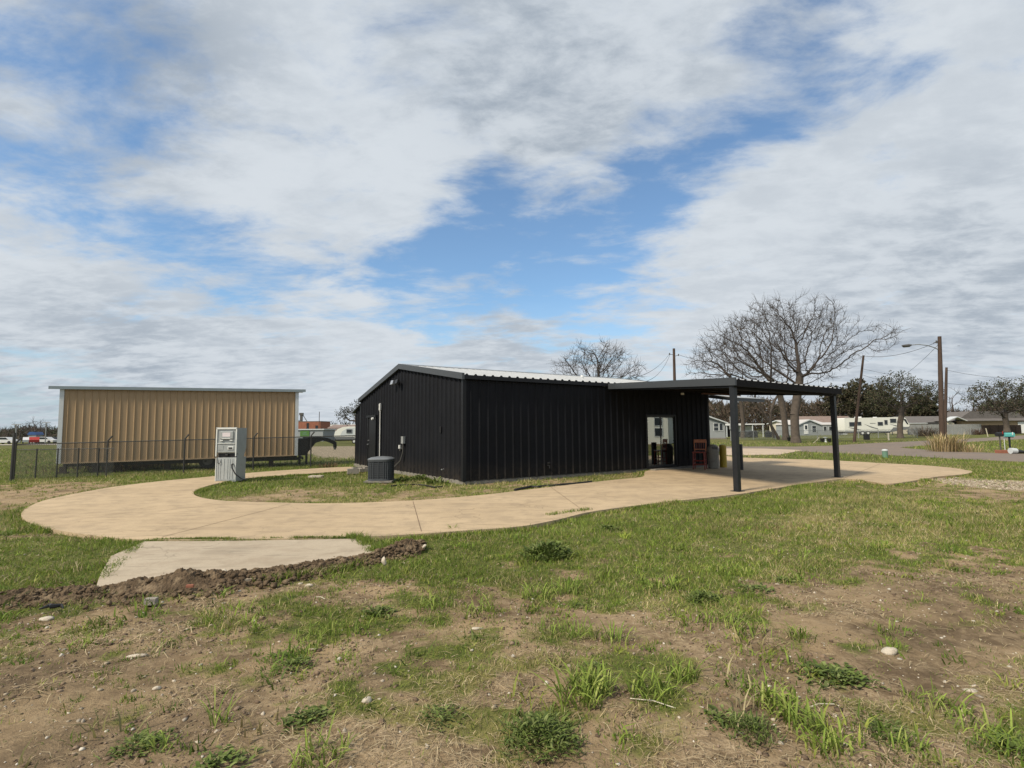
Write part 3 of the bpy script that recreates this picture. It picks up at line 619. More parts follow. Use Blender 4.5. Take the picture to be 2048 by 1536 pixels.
# chair
p = G(1400, 938, .045); ch = thing('wooden_chair', 'tall red wooden chair with orange back against the black wall', 'chair', (p.x, p.y, .04), TH+math.radians(-62))
SH = .62
for (x, y) in ((-.19, -.19), (.19, -.19), (-.19, .19), (.19, .19)):
    w = MB(); t = SH if y < 0 else SH; w.tube([(x*1.12, y*1.12, 0), (x, y, SH)], [.020, .024], 8); w.build('leg', M['redchair'], ch)
w = MB(); w.box((0, 0, SH+.02), (.46, .44, .045), bev=.018); w.build('seat', M['redchair'], ch)
w = MB()
for z in (.18, .32):
    w.tube([(-.20, -.2, z), (.20, -.2, z)], .013, 6); w.tube([(-.20, .2, z), (.20, .2, z)], .013, 6); w.tube([(-.2, -.2, z+.04), (-.2, .2, z+.04)], .013, 6); w.tube([(.2, -.2, z+.04), (.2, .2, z+.04)], .013, 6)
w.build('stretcher', M['redchair'], ch)
bk = MB(); bk.tube([(-.20, .19, SH), (-.22, .25, 1.08)], .022, 8); bk.tube([(.20, .19, SH), (.22, .25, 1.08)], .022, 8); bk.box((0, .245, 1.06), (.46, .035, .13), rx=-.1, bev=.012); bk.box((0, .205, .74), (.40, .028, .05), bev=.008)
bk = bk.build('backrest', M['chairback'], ch)
w = MB()
for x in (-.12, -.04, .04, .12): w.tube([(x, .205, .74), (x, .24, 1.02)], .012, 6)
w.build('spindles', M['redchair'], bk)
# litter bin
p = G(1427.5, 937, .04); b_ = thing('litter_bin', 'beige domed litter bin between the red chair and the yellow bollard', 'bin', (p.x, p.y, .04))
w = MB(); w.lathe([(0, 0), (.19, 0), (.20, .03), (.215, .62), (.215, .64), (0, .64)], 24); w.build('body', M['binbeige'], b_, smooth=False)
w = MB(); w.lathe([(.225, .645), (.23, .68), (.215, .78), (.16, .88), (.08, .925), (0, .93)], 24); ld = w.build('dome_lid', M['binbeige'], b_, smooth=True)
w = MB(); w.box((0, -.19, .79), (.20, .05, .11), rx=-.35, bev=.01); w.build('flap', M['rail'], ld)
# bollards
p = G(1447, 934.5, .04); w = MB(); w.lathe([(0, 0), (.135, 0), (.135, .85), (.12, .88), (.06, .90), (0, .905)], 24); o = w.build('bollard', M['yellow']); o.location = (p.x, p.y, .04); tag(o, 'yellow painted pipe bollard at the far end of the carport', 'bollard')
p = G(1480.5, 939.5, .04); w = MB(); w.lathe([(0, 0), (.115, 0), (.115, .93), (.10, .95), (0, .955)], 20); o = w.build('bollard', M['post']); o.location = (p.x, p.y, .04); tag(o, 'black pipe bollard right behind the near carport post', 'bollard')

# ------------------------------------------------------------ tan shed on trailer
def vdir(a, b): d = (b-a); d.z = 0; return d.normalized()
SL = D(117, 900, 20.8); SR = D(594, 900, 24.4); SL.z = 0; SR.z = 0
LS = (SR-SL).length; az = math.atan2(SR.y-SL.y, SR.x-SL.x)
sh = thing('storage_shed', 'long tan ribbed metal shed with white corner trim riding on a black trailer', 'shed', (SL.x, SL.y, .42), az)
sh.rotation_euler = (0, math.radians(-.55), az)
w = MB(); ribbed_wall(w, (0, 0, 0), (1, 0, 0), (0, -1, 0), LS, 0, 2.92, off=.24, pitch=.243, h=.026, bw=.034, tw=.008); w.b2((.02, .02, .002), (LS-.02, 2.4, 2.80)); w.build('wall', M['tan'], sh)
w = MB(); 
for x in (-.04, LS-.10): w = MB(); w.b2((x, -.045, -.02), (x+.14, .03, 2.92)); w.build('corner_trim', M['whitetrim'], sh)
w = MB(); w.b2((LS+.005, .035, -.02), (LS+.04, 2.4, 2.88)); w.build('end_wall', M['whitetrim'], sh)
w = MB(); w.b2((.1, -.035, -.03), (LS-.1, -.002, .02)); w.build('base_trim', M['tanwall'], sh)
w = MB(); w.prism([(-.10, 2.93), (2.6, 3.05), (2.6, 3.09), (-.10, 2.99)], 0, -.36, LS+.32); rf = w.build('roof', M['galv'], sh)
w = MB(); w.b2((-.37, -.14, 2.90), (LS+.33, -.10, 3.02)); w.build('fascia', M['bluegrey'], rf)
tr_ = thing('gooseneck_trailer', 'black gooseneck trailer with arched neck carrying the tan shed', 'trailer', (SL.x, SL.y, 0), az)
w = MB(); w.b2((.1, .3, .26), (LS+.1, .42, .40)); w.b2((.1, 2.0, .26), (LS+.1, 2.12, .40))
for i in range(12): w.b2((.3+i*.78, .1, .30), (.38+i*.78, 2.3, .385))
w.build('frame', M['blacksteel'], tr_)
# neck: riser box + arched arm drawn in the plane of the trailer
nk = MB(); nk.b2((LS+.06, .55, .46), (LS+.50, 1.9, 1.26)); nk = nk.build('riser', M['blacksteel'], tr_)
w = MB(); prof = [(LS+.3, .52), (LS+.5, .50), (LS+.56, .62), (LS+.88, 1.03), (LS+1.22, 1.14), (LS+1.55, 1.02), (LS+1.70, .94), (LS+1.72, .78), (LS+1.85, .78), (LS+1.84, 1.05), (LS+1.45, 1.25), (LS+1.15, 1.31), (LS+.3, 1.30)]
w.prism([(a, b) for a, b in prof], 1, 1.0, 1.35); w.build('neck', M['blacksteel'], tr_)
w = MB(); w.tube([(LS+1.785, 1.18, .79), (LS+1.785, 1.18, .68)], .06, 10); w.build('coupler', M['chrome'], tr_)
for x, y in ((LS+.14, .5), (LS+.44, .5), (.15, .35)):
    w = MB(); w.b2((x-.05, y-.05, .02), (x+.05, y+.05, .46)); w.b2((x-.12, y-.12, 0), (x+.12, y+.12, .03)); w.build('jack_leg', M['blacksteel'], tr_)
for x in (5.1, 6.0):
    w = MB(); w.tube([(x, .12, .36), (x, .34, .36)], .35, 20); wh = w.build('wheel', M['rubber'], tr_)
    w = MB(); w.tube([(x, .105, .36), (x, .13, .36)], .19, 16); w.build('rim', M['rail'], wh)
sup = []
for i, x in enumerate((.1, 1.15, 1.9, 3.6, 7.6)):
    w = MB(); w.b2((-.10, -.1, 0), (.10, .1, .27)); w.b2((-.17, -.16, 0), (.17, .16, .06))
    o = w.build('timber_support', M['woodd']); pp = SL + Vector((math.cos(az), math.sin(az), 0))*x + Vector((-math.sin(az), math.cos(az), 0))*.30
    o.location = (pp.x, pp.y, 0); o.rotation_euler = (0, 0, az)
    tag(o, ['dark support post under the left corner of the tan shed', 'second dark support from the left under the tan shed', 'dark support right behind the dead brush pile under the shed', 'dark support under the left third of the shed trailer', 'dark support just left of the right end of the tan shed'][i], 'support', 'supports under the tan shed')

# ------------------------------------------------------------ chain-link fences
def mesh_mat(name, cell, wire, c):
    m, nt, out = newmat(name); b = NB(nt)
    tc = b.n('ShaderNodeTexCoord').outputs['Object']; sp = b.n('ShaderNodeSeparateXYZ'); nt.links.new(tc, sp.inputs[0])
    def line(v): 
        t = b.m('ABSOLUTE', b.m('SUBTRACT', b.m('FRACT', b.m('DIVIDE', v, cell)), .5)); return b.m('LESS_THAN', t, wire/cell/2)
    a = line(b.m('ADD', sp.outputs[0], sp.outputs[2])); c2 = line(b.m('SUBTRACT', sp.outputs[0], sp.outputs[2]))
    f = b.m('MAXIMUM', a, c2)
    d = b.n('ShaderNodeBsdfPrincipled'); d.inputs['Base Color'].default_value = rgba(c); d.inputs['Roughness'].default_value = .55
    t = b.n('ShaderNodeBsdfTransparent'); mx = b.n('ShaderNodeMixShader'); nt.links.new(f, mx.inputs[0]); nt.links.new(t.outputs[0], mx.inputs[1]); nt.links.new(d.outputs[0], mx.inputs[2]); nt.links.new(mx.outputs[0], out.inputs[0])
    return m
M['mesh'] = mesh_mat('chain link mesh', .06, .008, (.10, .10, .09))
M['mesh2'] = mesh_mat('galvanised chain link', .07, .008, (.30, .31, .30))
def chain_fence(name, label, pts, h, post_m, rail_m, mesh_m, posts=None, arms=False, step=3.0, group=None, r=.03):
    a = Vector(pts[0]); b = Vector(pts[-1]); d = vdir(a, b); L = (b-a).length; z = math.atan2(d.y, d.x)
    t = thing(name, label, 'fence', a, z, group)
    hf = h if callable(h) else (lambda s: h)
    w = MB(); w.add([(0, 0, .03), (L, 0, .03), (L, 0, hf(L)), (0, 0, hf(0))], [(0, 1, 2, 3)]); w.build('chain_link_mesh', mesh_m, t)
    w = MB(); w.tube([(0, 0, hf(0)), (L, 0, hf(L))], r*.7, 6); w.build('top_rail', rail_m, t)
    for s in (posts if posts else [i*step for i in range(int(L/step)+1)]):
        w = MB()
        if arms: w.tube([(s, 0, -.05), (s, 0, hf(s)+.05), (s+.12, -.05, hf(s)+.22)], r, 6)
        else: w.tube([(s, 0, -.05), (s, 0, hf(s)+.03)], r, 6)
        w.build('post', post_m, t)
    return t
fa = G(25, 961); fb = G(621, 933.5); Lf = (fb-fa).length
def along(px):     # fraction along the fence for an image column
    lo, hi = 0., 1.
    for _ in range(40):
        mdd = (lo+hi)/2; q = fa.lerp(fb, mdd); dd = np.array(q)-CP; x = 1024+FPX*dd@RT/(dd@FW)
        if x < px: lo = mdd
        else: hi = mdd
    return lo*Lf
fd = vdir(fa, fb)
chain_fence('chain_link_fence', 'tall chain-link fence with angled post tops in front of the tan shed', [fa, fa+fd*(Lf+6)], lambda s: 1.22+.013*s, M['fencepost'], M['rail'], M['mesh'], posts=[.02]+[along(x) for x in (212, 367, 506, 621)]+[Lf+3.2], arms=True, r=.032)
w = MB(); w.tube([(0, 0, 0), (0, 0, 1.62)], .042, 8); o = w.build('gate_post', M['fencepost']); o.location = G(22, 962.5); tag(o, 'thick dark corner post at the left end of the tall fence', 'post')
l0 = G(27, 958); l1 = G(105, 955.5)+Vector((1.8, .5, 0))
chain_fence('chain_link_fence', 'lower chain-link fence running behind the tall fence at far left', [l0, l1], 1.02, M['fencepost'], M['rail'], M['mesh'], step=.62, r=.022)
f2a = GD(1462, 70); f2b = GD(1835, 76)
chain_fence('chain_link_fence', 'grey galvanised chain-link fence across the lawn behind the big bare tree', [f2a, f2b], 1.15, M['galvpost'], M['galvpost'], M['mesh2'], step=3.3, r=.045)
f3a = GD(1828, 92); f3b = GD(1960, 96)
chain_fence('chain_link_fence', 'grey chain-link fence with dark gate posts before the metal panel fence', [f3a, f3b], 1.3, M['galvpost'], M['galvpost'], M['mesh2'], step=2.2, r=.05)

# ------------------------------------------------------------ poles, lamp and wires
def TOP(px, py, y): return D(px, py, y)
def pole(label, base, top, r0, r1, group='wooden utility poles'):
    t = thing('utility_pole', label, 'utility pole', base, 0, group); tv = top-base
    w = MB(); w.tube([(0, 0, -.3), tv*.33, tv*.66, tv], [r0, r0*.9, (r0+r1)/2, r1], 12); w.build('pole_shaft', M['wood'], t)
    return t
pb1 = G(1707.5, 884.5); pt1 = TOP(1727, 711, pb1.y); P1 = pole('leaning brown utility pole in the lawn beside the big bare tree', pb1, pt1, .15, .10)
pb2 = G(1884.5, 892); pt2 = TOP(1879, 673, pb2.y); P2 = pole('tall brown utility pole carrying the street lamp above the dry grass', pb2, pt2, .20, .13)
pb3 = G(1889, 890); pt3 = TOP(1893, 735, pb3.y); P3 = pole('shorter brown pole leaning against the back of the street lamp pole', pb3, pt3, .14, .09)
pb4 = G(1352, 885); pt4 = TOP(1347.7, 697, pb4.y); P4 = pole('grey utility pole rising behind the carport roof', pb4, pt4, .19, .14)
loc = lambda P, v: v-P.location
la = TOP(1876, 699, pt2.y-.05); lb_ = TOP(1823, 690, pt2.y-1); lc = TOP(1804, 691.2, pt2.y-1.4)
w = MB(); w.tube([loc(P2, x) for x in (la, TOP(1868, 695, pt2.y-.3), TOP(1855, 691, pt2.y-.6), TOP(1838, 688.8, pt2.y-.8), lb_)], .035, 8); arm = w.build('lamp_arm', M['galvpost'], P2)
w = MB(); q0, q1 = loc(P2, lb_), loc(P2, lc); w.tube([q0, q0.lerp(q1, .3)-Vector((0, 0, .03)), q0.lerp(q1, .8)-Vector((0, 0, .05)), q1], [.05, .13, .12, .04], 10); w.build('lamp_head', M['rail'], arm)
for P_, (px, py), yy in ((P4, (1339, 708), pt4.y), (P4, (1357, 710), pt4.y), (P2, (1873, 684), pt2.y)):
    w = MB(); v = loc(P_, TOP(px, py, yy)); cx = TOP(px+(8 if px < 1345 else -6), py+2, yy); w.tube([loc(P_, cx), v], .03, 6); w.tube([v-Vector((0, 0, .1)), v+Vector((0, 0, .12))], .06, 8); w.build('insulator', M['rail'], P_)
def wire(label, a, b, sag=.3, r=.018):
    a = Vector(a); b = Vector(b); pts = [a.lerp(b, t)-Vector((0, 0, sag*4*t*(1-t))) for t in [i/14 for i in range(15)]]
    w = MB(); w.tube([p-a for p in pts], r, 4, False); o = w.build('power_line', M['wire']); o.location = a; tag(o, label, 'wire', 'overhead wires')
ya = pt4.y
wire('upper wire from the grey pole down left towards the building roof', TOP(1340, 706, ya), TOP(1262, 757, 34), .5)
wire('lower wire from the grey pole sagging left to the black building', TOP(1340, 709, ya), TOP(1270, 764, 34), .9)
wire('wire from the grey pole right into the big bare tree', TOP(1356, 709, ya), TOP(1430, 716, 56), .3)
wire('wire from the street lamp pole left to the leaning pole top', TOP(1876, 683, pt2.y), TOP(1728, 712, pt1.y), .5)
wire('steep wire from the lamp pole down left over the leafy oak', TOP(1876, 690, pt2.y), TOP(1802, 754, 70), .2)
wire('long thin wire from the leaning pole right past the lamp pole', TOP(1727, 738, pt1.y), TOP(2080, 772, 60), .7, .014)
wire('lowest thin wire from the leaning pole across the oak crown', TOP(1726, 750, pt1.y), TOP(1893, 775, 60), .5, .014)
wire('wire running right from the short leaning pole out of frame', TOP(1893, 740, pt3.y), TOP(2100, 752, 46), .4, .012)

# ------------------------------------------------------------ houses
def window(parent, x0, x1, z0, z1, y, fm='whitetrim', mull=True, dark='carglass', name='window'):
    w = MB(); w.b2((x0, y-.03, z0), (x1, y, z1)); o = w.build(name, M[dark], parent)
    w = MB(); f = .07; w.b2((x0-f, y-.06, z0-f), (x0, y-.005, z1+f)); w.b2((x1, y-.06, z0-f), (x1+f, y-.005, z1+f)); w.b2((x0, y-.06, z0-f), (x1, y-.005, z0)); w.b2((x0, y-.06, z1), (x1, y-.005, z1+f))
    if mull: w.b2((x0, y-.05, (z0+z1)/2-.03), (x1, y-.032, (z0+z1)/2+.03))
    w.build('window_frame', M[fm], o); return o
def gable_house(name, label, loc, rz, W, L, eave, peak, wall, roof, ov=.35, cat='house'):   # gable faces -y, ridge along +y
    t = thing(name, label, cat, loc, rz)
    w = MB(); w.prism([(-W/2, -.8), (W/2, -.8), (W/2, eave), (0, peak), (-W/2, eave)], 1, 0, L); wl = w.build('wall', M[wall], t)
    s = (peak-eave)/(W/2); e = W/2+ov; w = MB()
    w.prism([(-e, eave-ov*s+.02), (0, peak+.02), (e, eave-ov*s+.02), (e, eave-ov*s+.12), (0, peak+.14), (-e, eave-ov*s+.12)], 1, -ov, L+ov); w.build('roof', M[roof], t)
    w = MB(); w.prism([(-e, eave-ov*s-.04), (0, peak-.05), (e, eave-ov*s-.04), (e, eave-ov*s+.13), (0, peak+.15), (-e, eave-ov*s+.13)], 1, -ov-.04, -ov-.002); w.build('bargeboard', M['whitetrim'], t)
    return t
def house_y(px, y, z=0): return Vector((D(px, 860, y).x, y, z))
h1 = gable_house('grey_house', 'grey sided house with white framed double window seen past the end wall', house_y(1388, 76), math.radians(-8), 8.6, 12, 2.35, 3.95, 'greysiding', 'roofgrey')
window(h1, 2.75, 3.35, 1.2, 2.25, 0); window(h1, 3.52, 3.95, 1.25, 2.2, 0, mull=False)
w = MB(); w.b2((-4.4, -.08, -.8), (4.4, -.01, .2)); w.build('skirting', M['found'], h1)
# open carport shed
q = house_y(1452, 92); cs = thing('open_shed', 'low flat roofed open shed with white fascia behind the chain-link fence', 'shed', q)
w = MB(); w.b2((0, 0, 2.05), (6.6, 4, 2.3)); rf = w.build('roof', M['rooflight'], cs)
w = MB(); w.b2((-.05, -.08, 2.0), (3.0, -.01, 2.34)); w.b2((3.0, -.05, 2.12), (6.7, -.01, 2.28)); w.build('fascia', M['white'], rf)
w = MB(); w.b2((0, 3.8, 0), (6.6, 3.95, 2.05)); w.build('back_wall', M['darkint'], cs)
for x in (.1, 2.6, 4.6, 6.4):
    w = MB(); w.b2((x, .05, -.1), (x+.14, .19, 2.05)); w.build('post', M['whitetrim'], cs)
w = MB(); w.b2((2.9, 1.5, .9), (5.2, 1.6, 1.9)); w.build('white_panel', M['whitetrim'], cs)
# pale mobile home behind
t = gable_house('mobile_home', 'long pale mobile home half hidden behind the bare tree trunks', house_y(1556, 112), math.radians(-76), 5, 9, 2.4, 3.0, 'cream', 'rooflight')
t2 = gable_house('mobile_home', 'grey mobile home with white door and gable porch right of the tree trunk', house_y(1619, 104), math.radians(4), 4.2, 8, 2.15, 3.0, 'greysiding', 'rooflight', ov=.2)
dd = MB(); dd.b2((-1.15, -.08, .25), (-.3, -.02, 2.2)); dd = dd.build('door', M['white'], t2); w = MB(); w.b2((-.95, -.11, 1.2), (-.5, -.085, 1.95)); w.build('door_window', M['carglass'], dd)
window(t2, .55, 1.35, .65, 1.85, 0)
w = MB(); w.prism([(0, -.5), (0, 2.0), (3, 2.35), (3, -.5)], 0, 2.102, 6.4); w.build('side_wing', M['greysiding'], t2)
w = MB(); w.prism([(-.15, 2.0), (-.15, 2.12), (3.2, 2.55), (3.2, 2.43)], 0, 2.3, 6.6); w.build('wing_roof', M['rooflight'], t2)
for x in (2.9, 4.0, 5.1): window(t2, x, x+.6, .8, 1.7, 0, mull=False)
t3 = gable_house('small_outbuilding', 'small pale outbuilding with brown roof left of the fifth wheel trailer', house_y(1682, 112), 0, 2.6, 4, 2.0, 2.5, 'whitetrim', 'roofbrown', ov=.15, cat='outbuilding')
w = MB(); w.b2((-.5, -.06, 0), (.3, -.01, 1.8)); w.build('door', M['greysiding'], t3)
t4 = gable_house('brown_roofed_house', 'low house with pinkish brown roof behind the grey mobile home', house_y(1645, 128), math.radians(90), 6, 12, 2.3, 4.1, 'tanwall', 'roofbrown')
t4.location.x += 6
# long low building and tan house at far right
t5 = thing('long_low_house', 'long low cream house with grey brown roof behind the metal panel fence', 'house', house_y(1815, 118))
w = MB(); w.b2((0, 0, -.2), (9.6, 7, 2.45)); w.build('wall', M['cream'], t5)
w = MB(); w.prism([(-.4, 2.35), (3.5, 3.9), (7.4, 2.35), (7.4, 2.2), (-.4, 2.2)], 0, -.5, 9.9); w.build('roof', M['roofgrey'], t5)
w = MB(); w.b2((-.5, -.46, 2.2), (9.9, -.41, 2.38)); w.build('fascia', M['whitetrim'], t5)
t6 = thing('tan_house', 'tan sided house with dark shingle roof and small white porch gable at right', 'house', house_y(1896, 112), 0)
w = MB(); w.b2((2.9, 0, -.2), (17, 8, 2.75)); w.build('wall', M['tanwall'], t6)
w = MB(); w.b2((.2, 1.2, -.2), (2.9, 6, 2.5)); w.build('porch_wall', M['darkint'], t6)
w = MB(); w.prism([(2.2, 2.72), (17.6, 2.72), (15, 4.7), (5.4, 4.7)], 1, .4, 7); w.add([(2.2, -.5, 2.72), (17.6, -.5, 2.72), (15, 3.5, 4.75), (5.4, 3.5, 4.75)], [(0, 1, 2, 3)]); w.b2((2.2, -.55, 2.60), (17.6, -.3, 2.74)); w.build('roof', M['roofgrey'], t6)
w = MB(); w.prism([(-.6, 2.62), (1.4, 3.45), (3.4, 2.62), (3.4, 2.8), (1.4, 3.63), (-.6, 2.8)], 1, -1.0, .9); w.build('porch_roof', M['whitetrim'], t6)
w = MB(); w.prism([(-.5, .2), (1.0, .2), (1.0, 2.2), (.25, 2.62), (-.5, 2.3)], 1, -.5, -.1); w.build('porch_screen', M['cream'], t6)
w = MB(); w.b2((14.8, -.12, 0), (17.4, -.02, 2.4)); w.build('garage_door', M['white'], t6)
def panel_fence(label, a, b, h, m, name='panel_fence', pitch=.3, dep=.03, pstep=2.4):
    d = vdir(a, b); L = (b-a).length; t = thing(name, label, 'fence', a, math.atan2(d.y, d.x))
    w = MB(); n = int(L/pitch); vs = []; fs = []
    for i in range(n+1):
        for s, y in ((0, 0), (.45, 0), (.5, -dep), (.95, -dep)):
            x = (i+s)*pitch; hh = h+random.uniform(-.015, .015); vs += [(x, y, -.2), (x, y, hh)]
    for i in range(len(vs)//2-1): fs.append((2*i, 2*i+2, 2*i+3, 2*i+1))
    w.add(vs, fs); w.build('panel', M[m], t)
    for i in range(int(L/pstep)+1):
        w = MB(); w.b2((i*pstep-.05, -.12, -.1), (i*pstep+.05, -.05, h+.05)); w.build('post', M[m], t)
panel_fence('long grey corrugated metal panel fence before the low cream house', GD(1815, 104), GD(1961, 102), 1.95, 'greyfence', pstep=50)
panel_fence('dark brown wooden picket fence below the tan house', GD(1961.5, 103), GD(2042, 106), 1.75, 'woodd', 'wooden_fence', .16, .02)

# fifth wheel trailer ----------------------------------------------
def rv_wheel(parent, x, y, r=.38):
    w = MB(); w.tube([(x, y, r), (x, y+.25, r)], r, 18); o = w.build('wheel', M['rubber'], parent); w = MB(); w.tube([(x, y-.02, r), (x, y+.01, r)], r*.55, 12); w.build('rim', M['white'], o)
q = house_y(1690, 101); rv = thing('fifth_wheel_trailer', 'long white fifth wheel travel trailer with black swoosh stripes parked past the lawn', 'travel trailer', q, math.radians(3))
Lr = 12.9
w = MB(); w.prism([(0, .75), (8.8, .75), (9.4, .95), (9.6, 1.45), (12.2, 1.45), (12.75, 1.55), (12.95, 1.9), (12.2, 3.2), (11.8, 3.42), (0.15, 3.28), (0, 3.15)], 1, 0, 2.4); bd = w.build('body', M['rvwhite'], rv)
w = MB(); w.b2((.02, -.03, .55), (9.0, 0.1, .80)); w.prism([(9.0, .8), (9.2, .55), (12.3, 1.1), (12.9, 1.35), (12.75, 1.54), (9.6, 1.42)], 1, -.02, .5); w.build('skirt', M['rvgrey'], rv)
w = MB(); w.b2((.1, .3, .35), (9.2, 2.2, .74)); w.build('chassis', M['black'], rv)
for x0, x1, z0, z1 in ((.95, 1.9, 1.75, 2.45), (2.6, 3.2, 1.95, 2.5), (6.6, 7.5, 1.9, 2.45), (7.95, 8.45, 2.05, 2.8), (9.1, 10.2, 2.4, 3.05)): window(rv, x0, x1, z0, z1, -.001, 'rvgrey', False)
w = MB(); w.add([(12.28, .3, 3.02), (12.28, 2.1, 3.02), (12.88, 2.1, 2.0), (12.88, .3, 2.0)], [(0, 1, 2, 3)]); w.prism([(11.7, 3.05), (12.2, 3.05), (12.7, 2.0), (12.4, 2.0)], 1, -.02, -.004); w.build('front_cap', M['carglass'], rv)
w = MB(); 
for pl in ([(3.8, 2.15), (5.4, 1.6), (6.6, 1.25), (6.5, 1.12), (5.2, 1.45)], [(8.9, 2.1), (10.4, 1.55), (12.0, 1.5), (10.6, 1.75)], [(.6, 1.5), (2.0, 1.35), (3.4, 1.0), (2.2, 1.05)]): w.prism(pl, 1, -.015, -.002)
w.build('stripe', M['rvgrey'], rv)
w = MB(); w.b2((5.0, -.02, 2.2), (6.1, -.004, 2.3)); w.build('lettering_band', M['rvgrey'], rv)
w = MB(); w.box((3.6, 1.2, 3.42), (.9, .8, .26), bev=.06); w.box((7.0, 1.2, 3.40), (.5, .5, .16), bev=.04); w.build('roof_air_unit', M['white'], rv)
w = MB(); w.tube([(.3, .2, 3.2), (.3, .2, 3.45), (.9, .2, 3.45), (1.1, .2, 3.3)], .03, 6); w.build('ladder', M['chrome'], rv)
for x in (3.4, 4.5): rv_wheel(rv, x, -.06, .40)
w = MB(); w.tube([(9.6, .3, 0), (9.6, .3, 1.3)], .06, 8); w.tube([(9.6, 2.1, 0), (9.6, 2.1, 1.3)], .06, 8); w.build('landing_leg', M['black'], rv)
# utility trailer and box beside it
q = house_y(1826, 104); ut = thing('utility_trailer', 'low dark utility trailer parked right of the fifth wheel trailer', 'trailer', q)
w = MB(); w.b2((0, 0, .55), (4.4, 1.8, .68)); w.b2((0, 0, .68), (4.4, .05, 1.05)); w.build('bed', M['rail'], ut)
for x in (1.6, 2.5): rv_wheel(ut, x, -.1, .33)
w = MB(); w.tube([(4.4, .9, .6), (5.9, .9, .55)], .05, 6); w.build('drawbar', M['black'], ut)

# street furniture on the right --------------------------------------
p = G(1770.5, 915); pd = thing('utility_pedestal', 'pale green round utility pedestal with white cap on the road verge', 'pedestal', p)
w = MB(); w.lathe([(0, 0), (.125, 0), (.125, .34), (0, .34)], 20); w.build('body', M['pedgreen'], pd)
w = MB(); w.lathe([(.14, .335), (.145, .38), (.10, .42), (0, .435)], 20); w.build('cap', M['whitetrim'], pd)
p = G(1777.5, 880.5); w = MB(); w.lathe([(0, 0), (.09, 0), (.09, .78), (.06, .83), (0, .84)], 14); o = w.build('marker_post', M['cream']); o.location = p; tag(o, 'short cream marker post on the lawn left of the oak', 'marker post')
p = G(1976, 873.5); w = MB(); w.tube([(0, 0, 0), (-.22, 0, 1.25)], .06, 8); o = w.build('marker_post', M['cream']); o.location = p; tag(o, 'leaning white marker post by the road at right', 'marker post')
p = G(1733.5, 879.5); w = MB(); w.box((0, 0, .32), (.5, .5, .64), bev=.03); w.box((0, 0, .67), (.56, .56, .08), bev=.02); o = w.build('trash_bin', M['black']); o.location = p; tag(o, 'small dark bin on the lawn between the leaning pole and the oak', 'bin')
def mailbox(label, q, m, h, ry, lean=0.0, s=1.0):
    t = thing('mailbox', label, 'mailbox', q, ry, 'mailboxes by the road')
    w = MB(); prof = [(-.09, 0), (.09, 0), (.09, .12)]+[(.09*math.cos(a), .12+.09*math.sin(a)) for a in [math.pi*i/8 for i in range(1, 8)]]+[(-.09, .12)]
    w.prism([(a*s*1.3, h+b*s*1.3) for a, b in prof], 0, -.30*s, .30*s); bx_ = w.build('box', M[m], t)
    w = MB(); w.b2((.1, -.14*s, h+.1), (.14, -.12*s, h+.26)); w.build('flag', M['white'] if m == 'teal' else M['carred'], bx_)
    w = MB(); w.tube([(lean, 0, 0), (0, 0, h)], .05 if m == 'teal' else .035, 8); w.b2((-.2, -.06, h-.05), (.2, .06, h)); w.build('post', M['post'] if m == 'teal' else M['rail'], t)
p = G(2002, 906.5); mailbox('black mailbox on a thin pale post over a brick base', p, 'black', 1.02, .1, s=.72)
w = MB(); w.tube([(.30, .05, 0), (.30, .05, .95)], .02, 6); o = w.build('support_stake', M['whitetrim']); o.location = p; tag(o, 'thin pale stake standing right of the black mailbox post', 'stake')
w = MB(); w.box((.1, 0, .09), (.62, .35, .2), bev=.02); o = w.build('brick_block', M['brick']); o.location = p; tag(o, 'low red brick block around the foot of the black mailbox', 'brick block')
p = G(2021, 906); mailbox('teal mailbox on a thick dark post right of the black one', p, 'teal', .96, -.1, s=.85)
p = G(2031, 907.5); w = MB(); w.tube([(-.28, 0, .17), (.05, 0, .16)], [.17, .15], 14); o = w.build('lying_bucket', M['whitetrim']); o.location = p; tag(o, 'white bucket lying on its side under the teal mailbox', 'bucket')
w = MB(); w.tube([(.06, 0, .13), (.75, -.05, .07)], [.13, .05], 10); o = w.build('black_pipe', M['black']); o.location = p; tag(o, 'black tapering pipe lying behind the white bucket', 'pipe')
p = G(1651, 884.5); w = MB(); w.lathe([(0, 0), (.16, 0), (.10, .12), (.08, .42), (.22, .5), (.22, .54), (0, .55)], 14); o = w.build('birdbath', M['whitetrim']); o.location = p; tag(o, 'small white birdbath on the lawn right of the big tree', 'birdbath')
for dx, lb in ((-.28, 'dark round flowerpot left of the white birdbath'), (.34, 'dark round flowerpot right of the white birdbath')):
    w = MB(); w.lathe([(0, 0), (.14, 0), (.21, .36), (.22, .42), (.17, .42), (0, .36)], 14); o = w.build('flowerpot', M['black']); o.location = p+Vector((dx*1.2, 0, 0)); tag(o, lb, 'flowerpot')
p = G(1578, 882); w = MB(); w.lathe([(0, 0), (.13, 0), (.2, .38), (.21, .42), (0, .4)], 14); w.box((.1, .1, .5), (.1, .1, .3)); o = w.build('flowerpot', M['black']); o.location = p; tag(o, 'dark pot standing left of the big tree trunk', 'flowerpot')
w = MB(); pp = [G(1627, 886, .05), G(1634, 880, .35), G(1639, 874, .62), G(1641, 868, .95)]; w.tube(pp, [.035, .03, .025, .015], 6); o = w.build('bent_stick', M['cream']); tag(o, 'pale bent stick leaning on the lawn right of the big tree', 'stick')
# pale utility post in front of the near grey house
p = G(1462, 881.5); w = MB(); w.tube([(0, 0, 0), (0, 0, 3.0)], .06, 8); w.box((0, -.1, 1.65), (.34, .2, .5), bev=.02); o = w.build('meter_post', M['galvpost']); o.location = p; tag(o, 'pale meter post with a box just left of the near carport post', 'meter post')
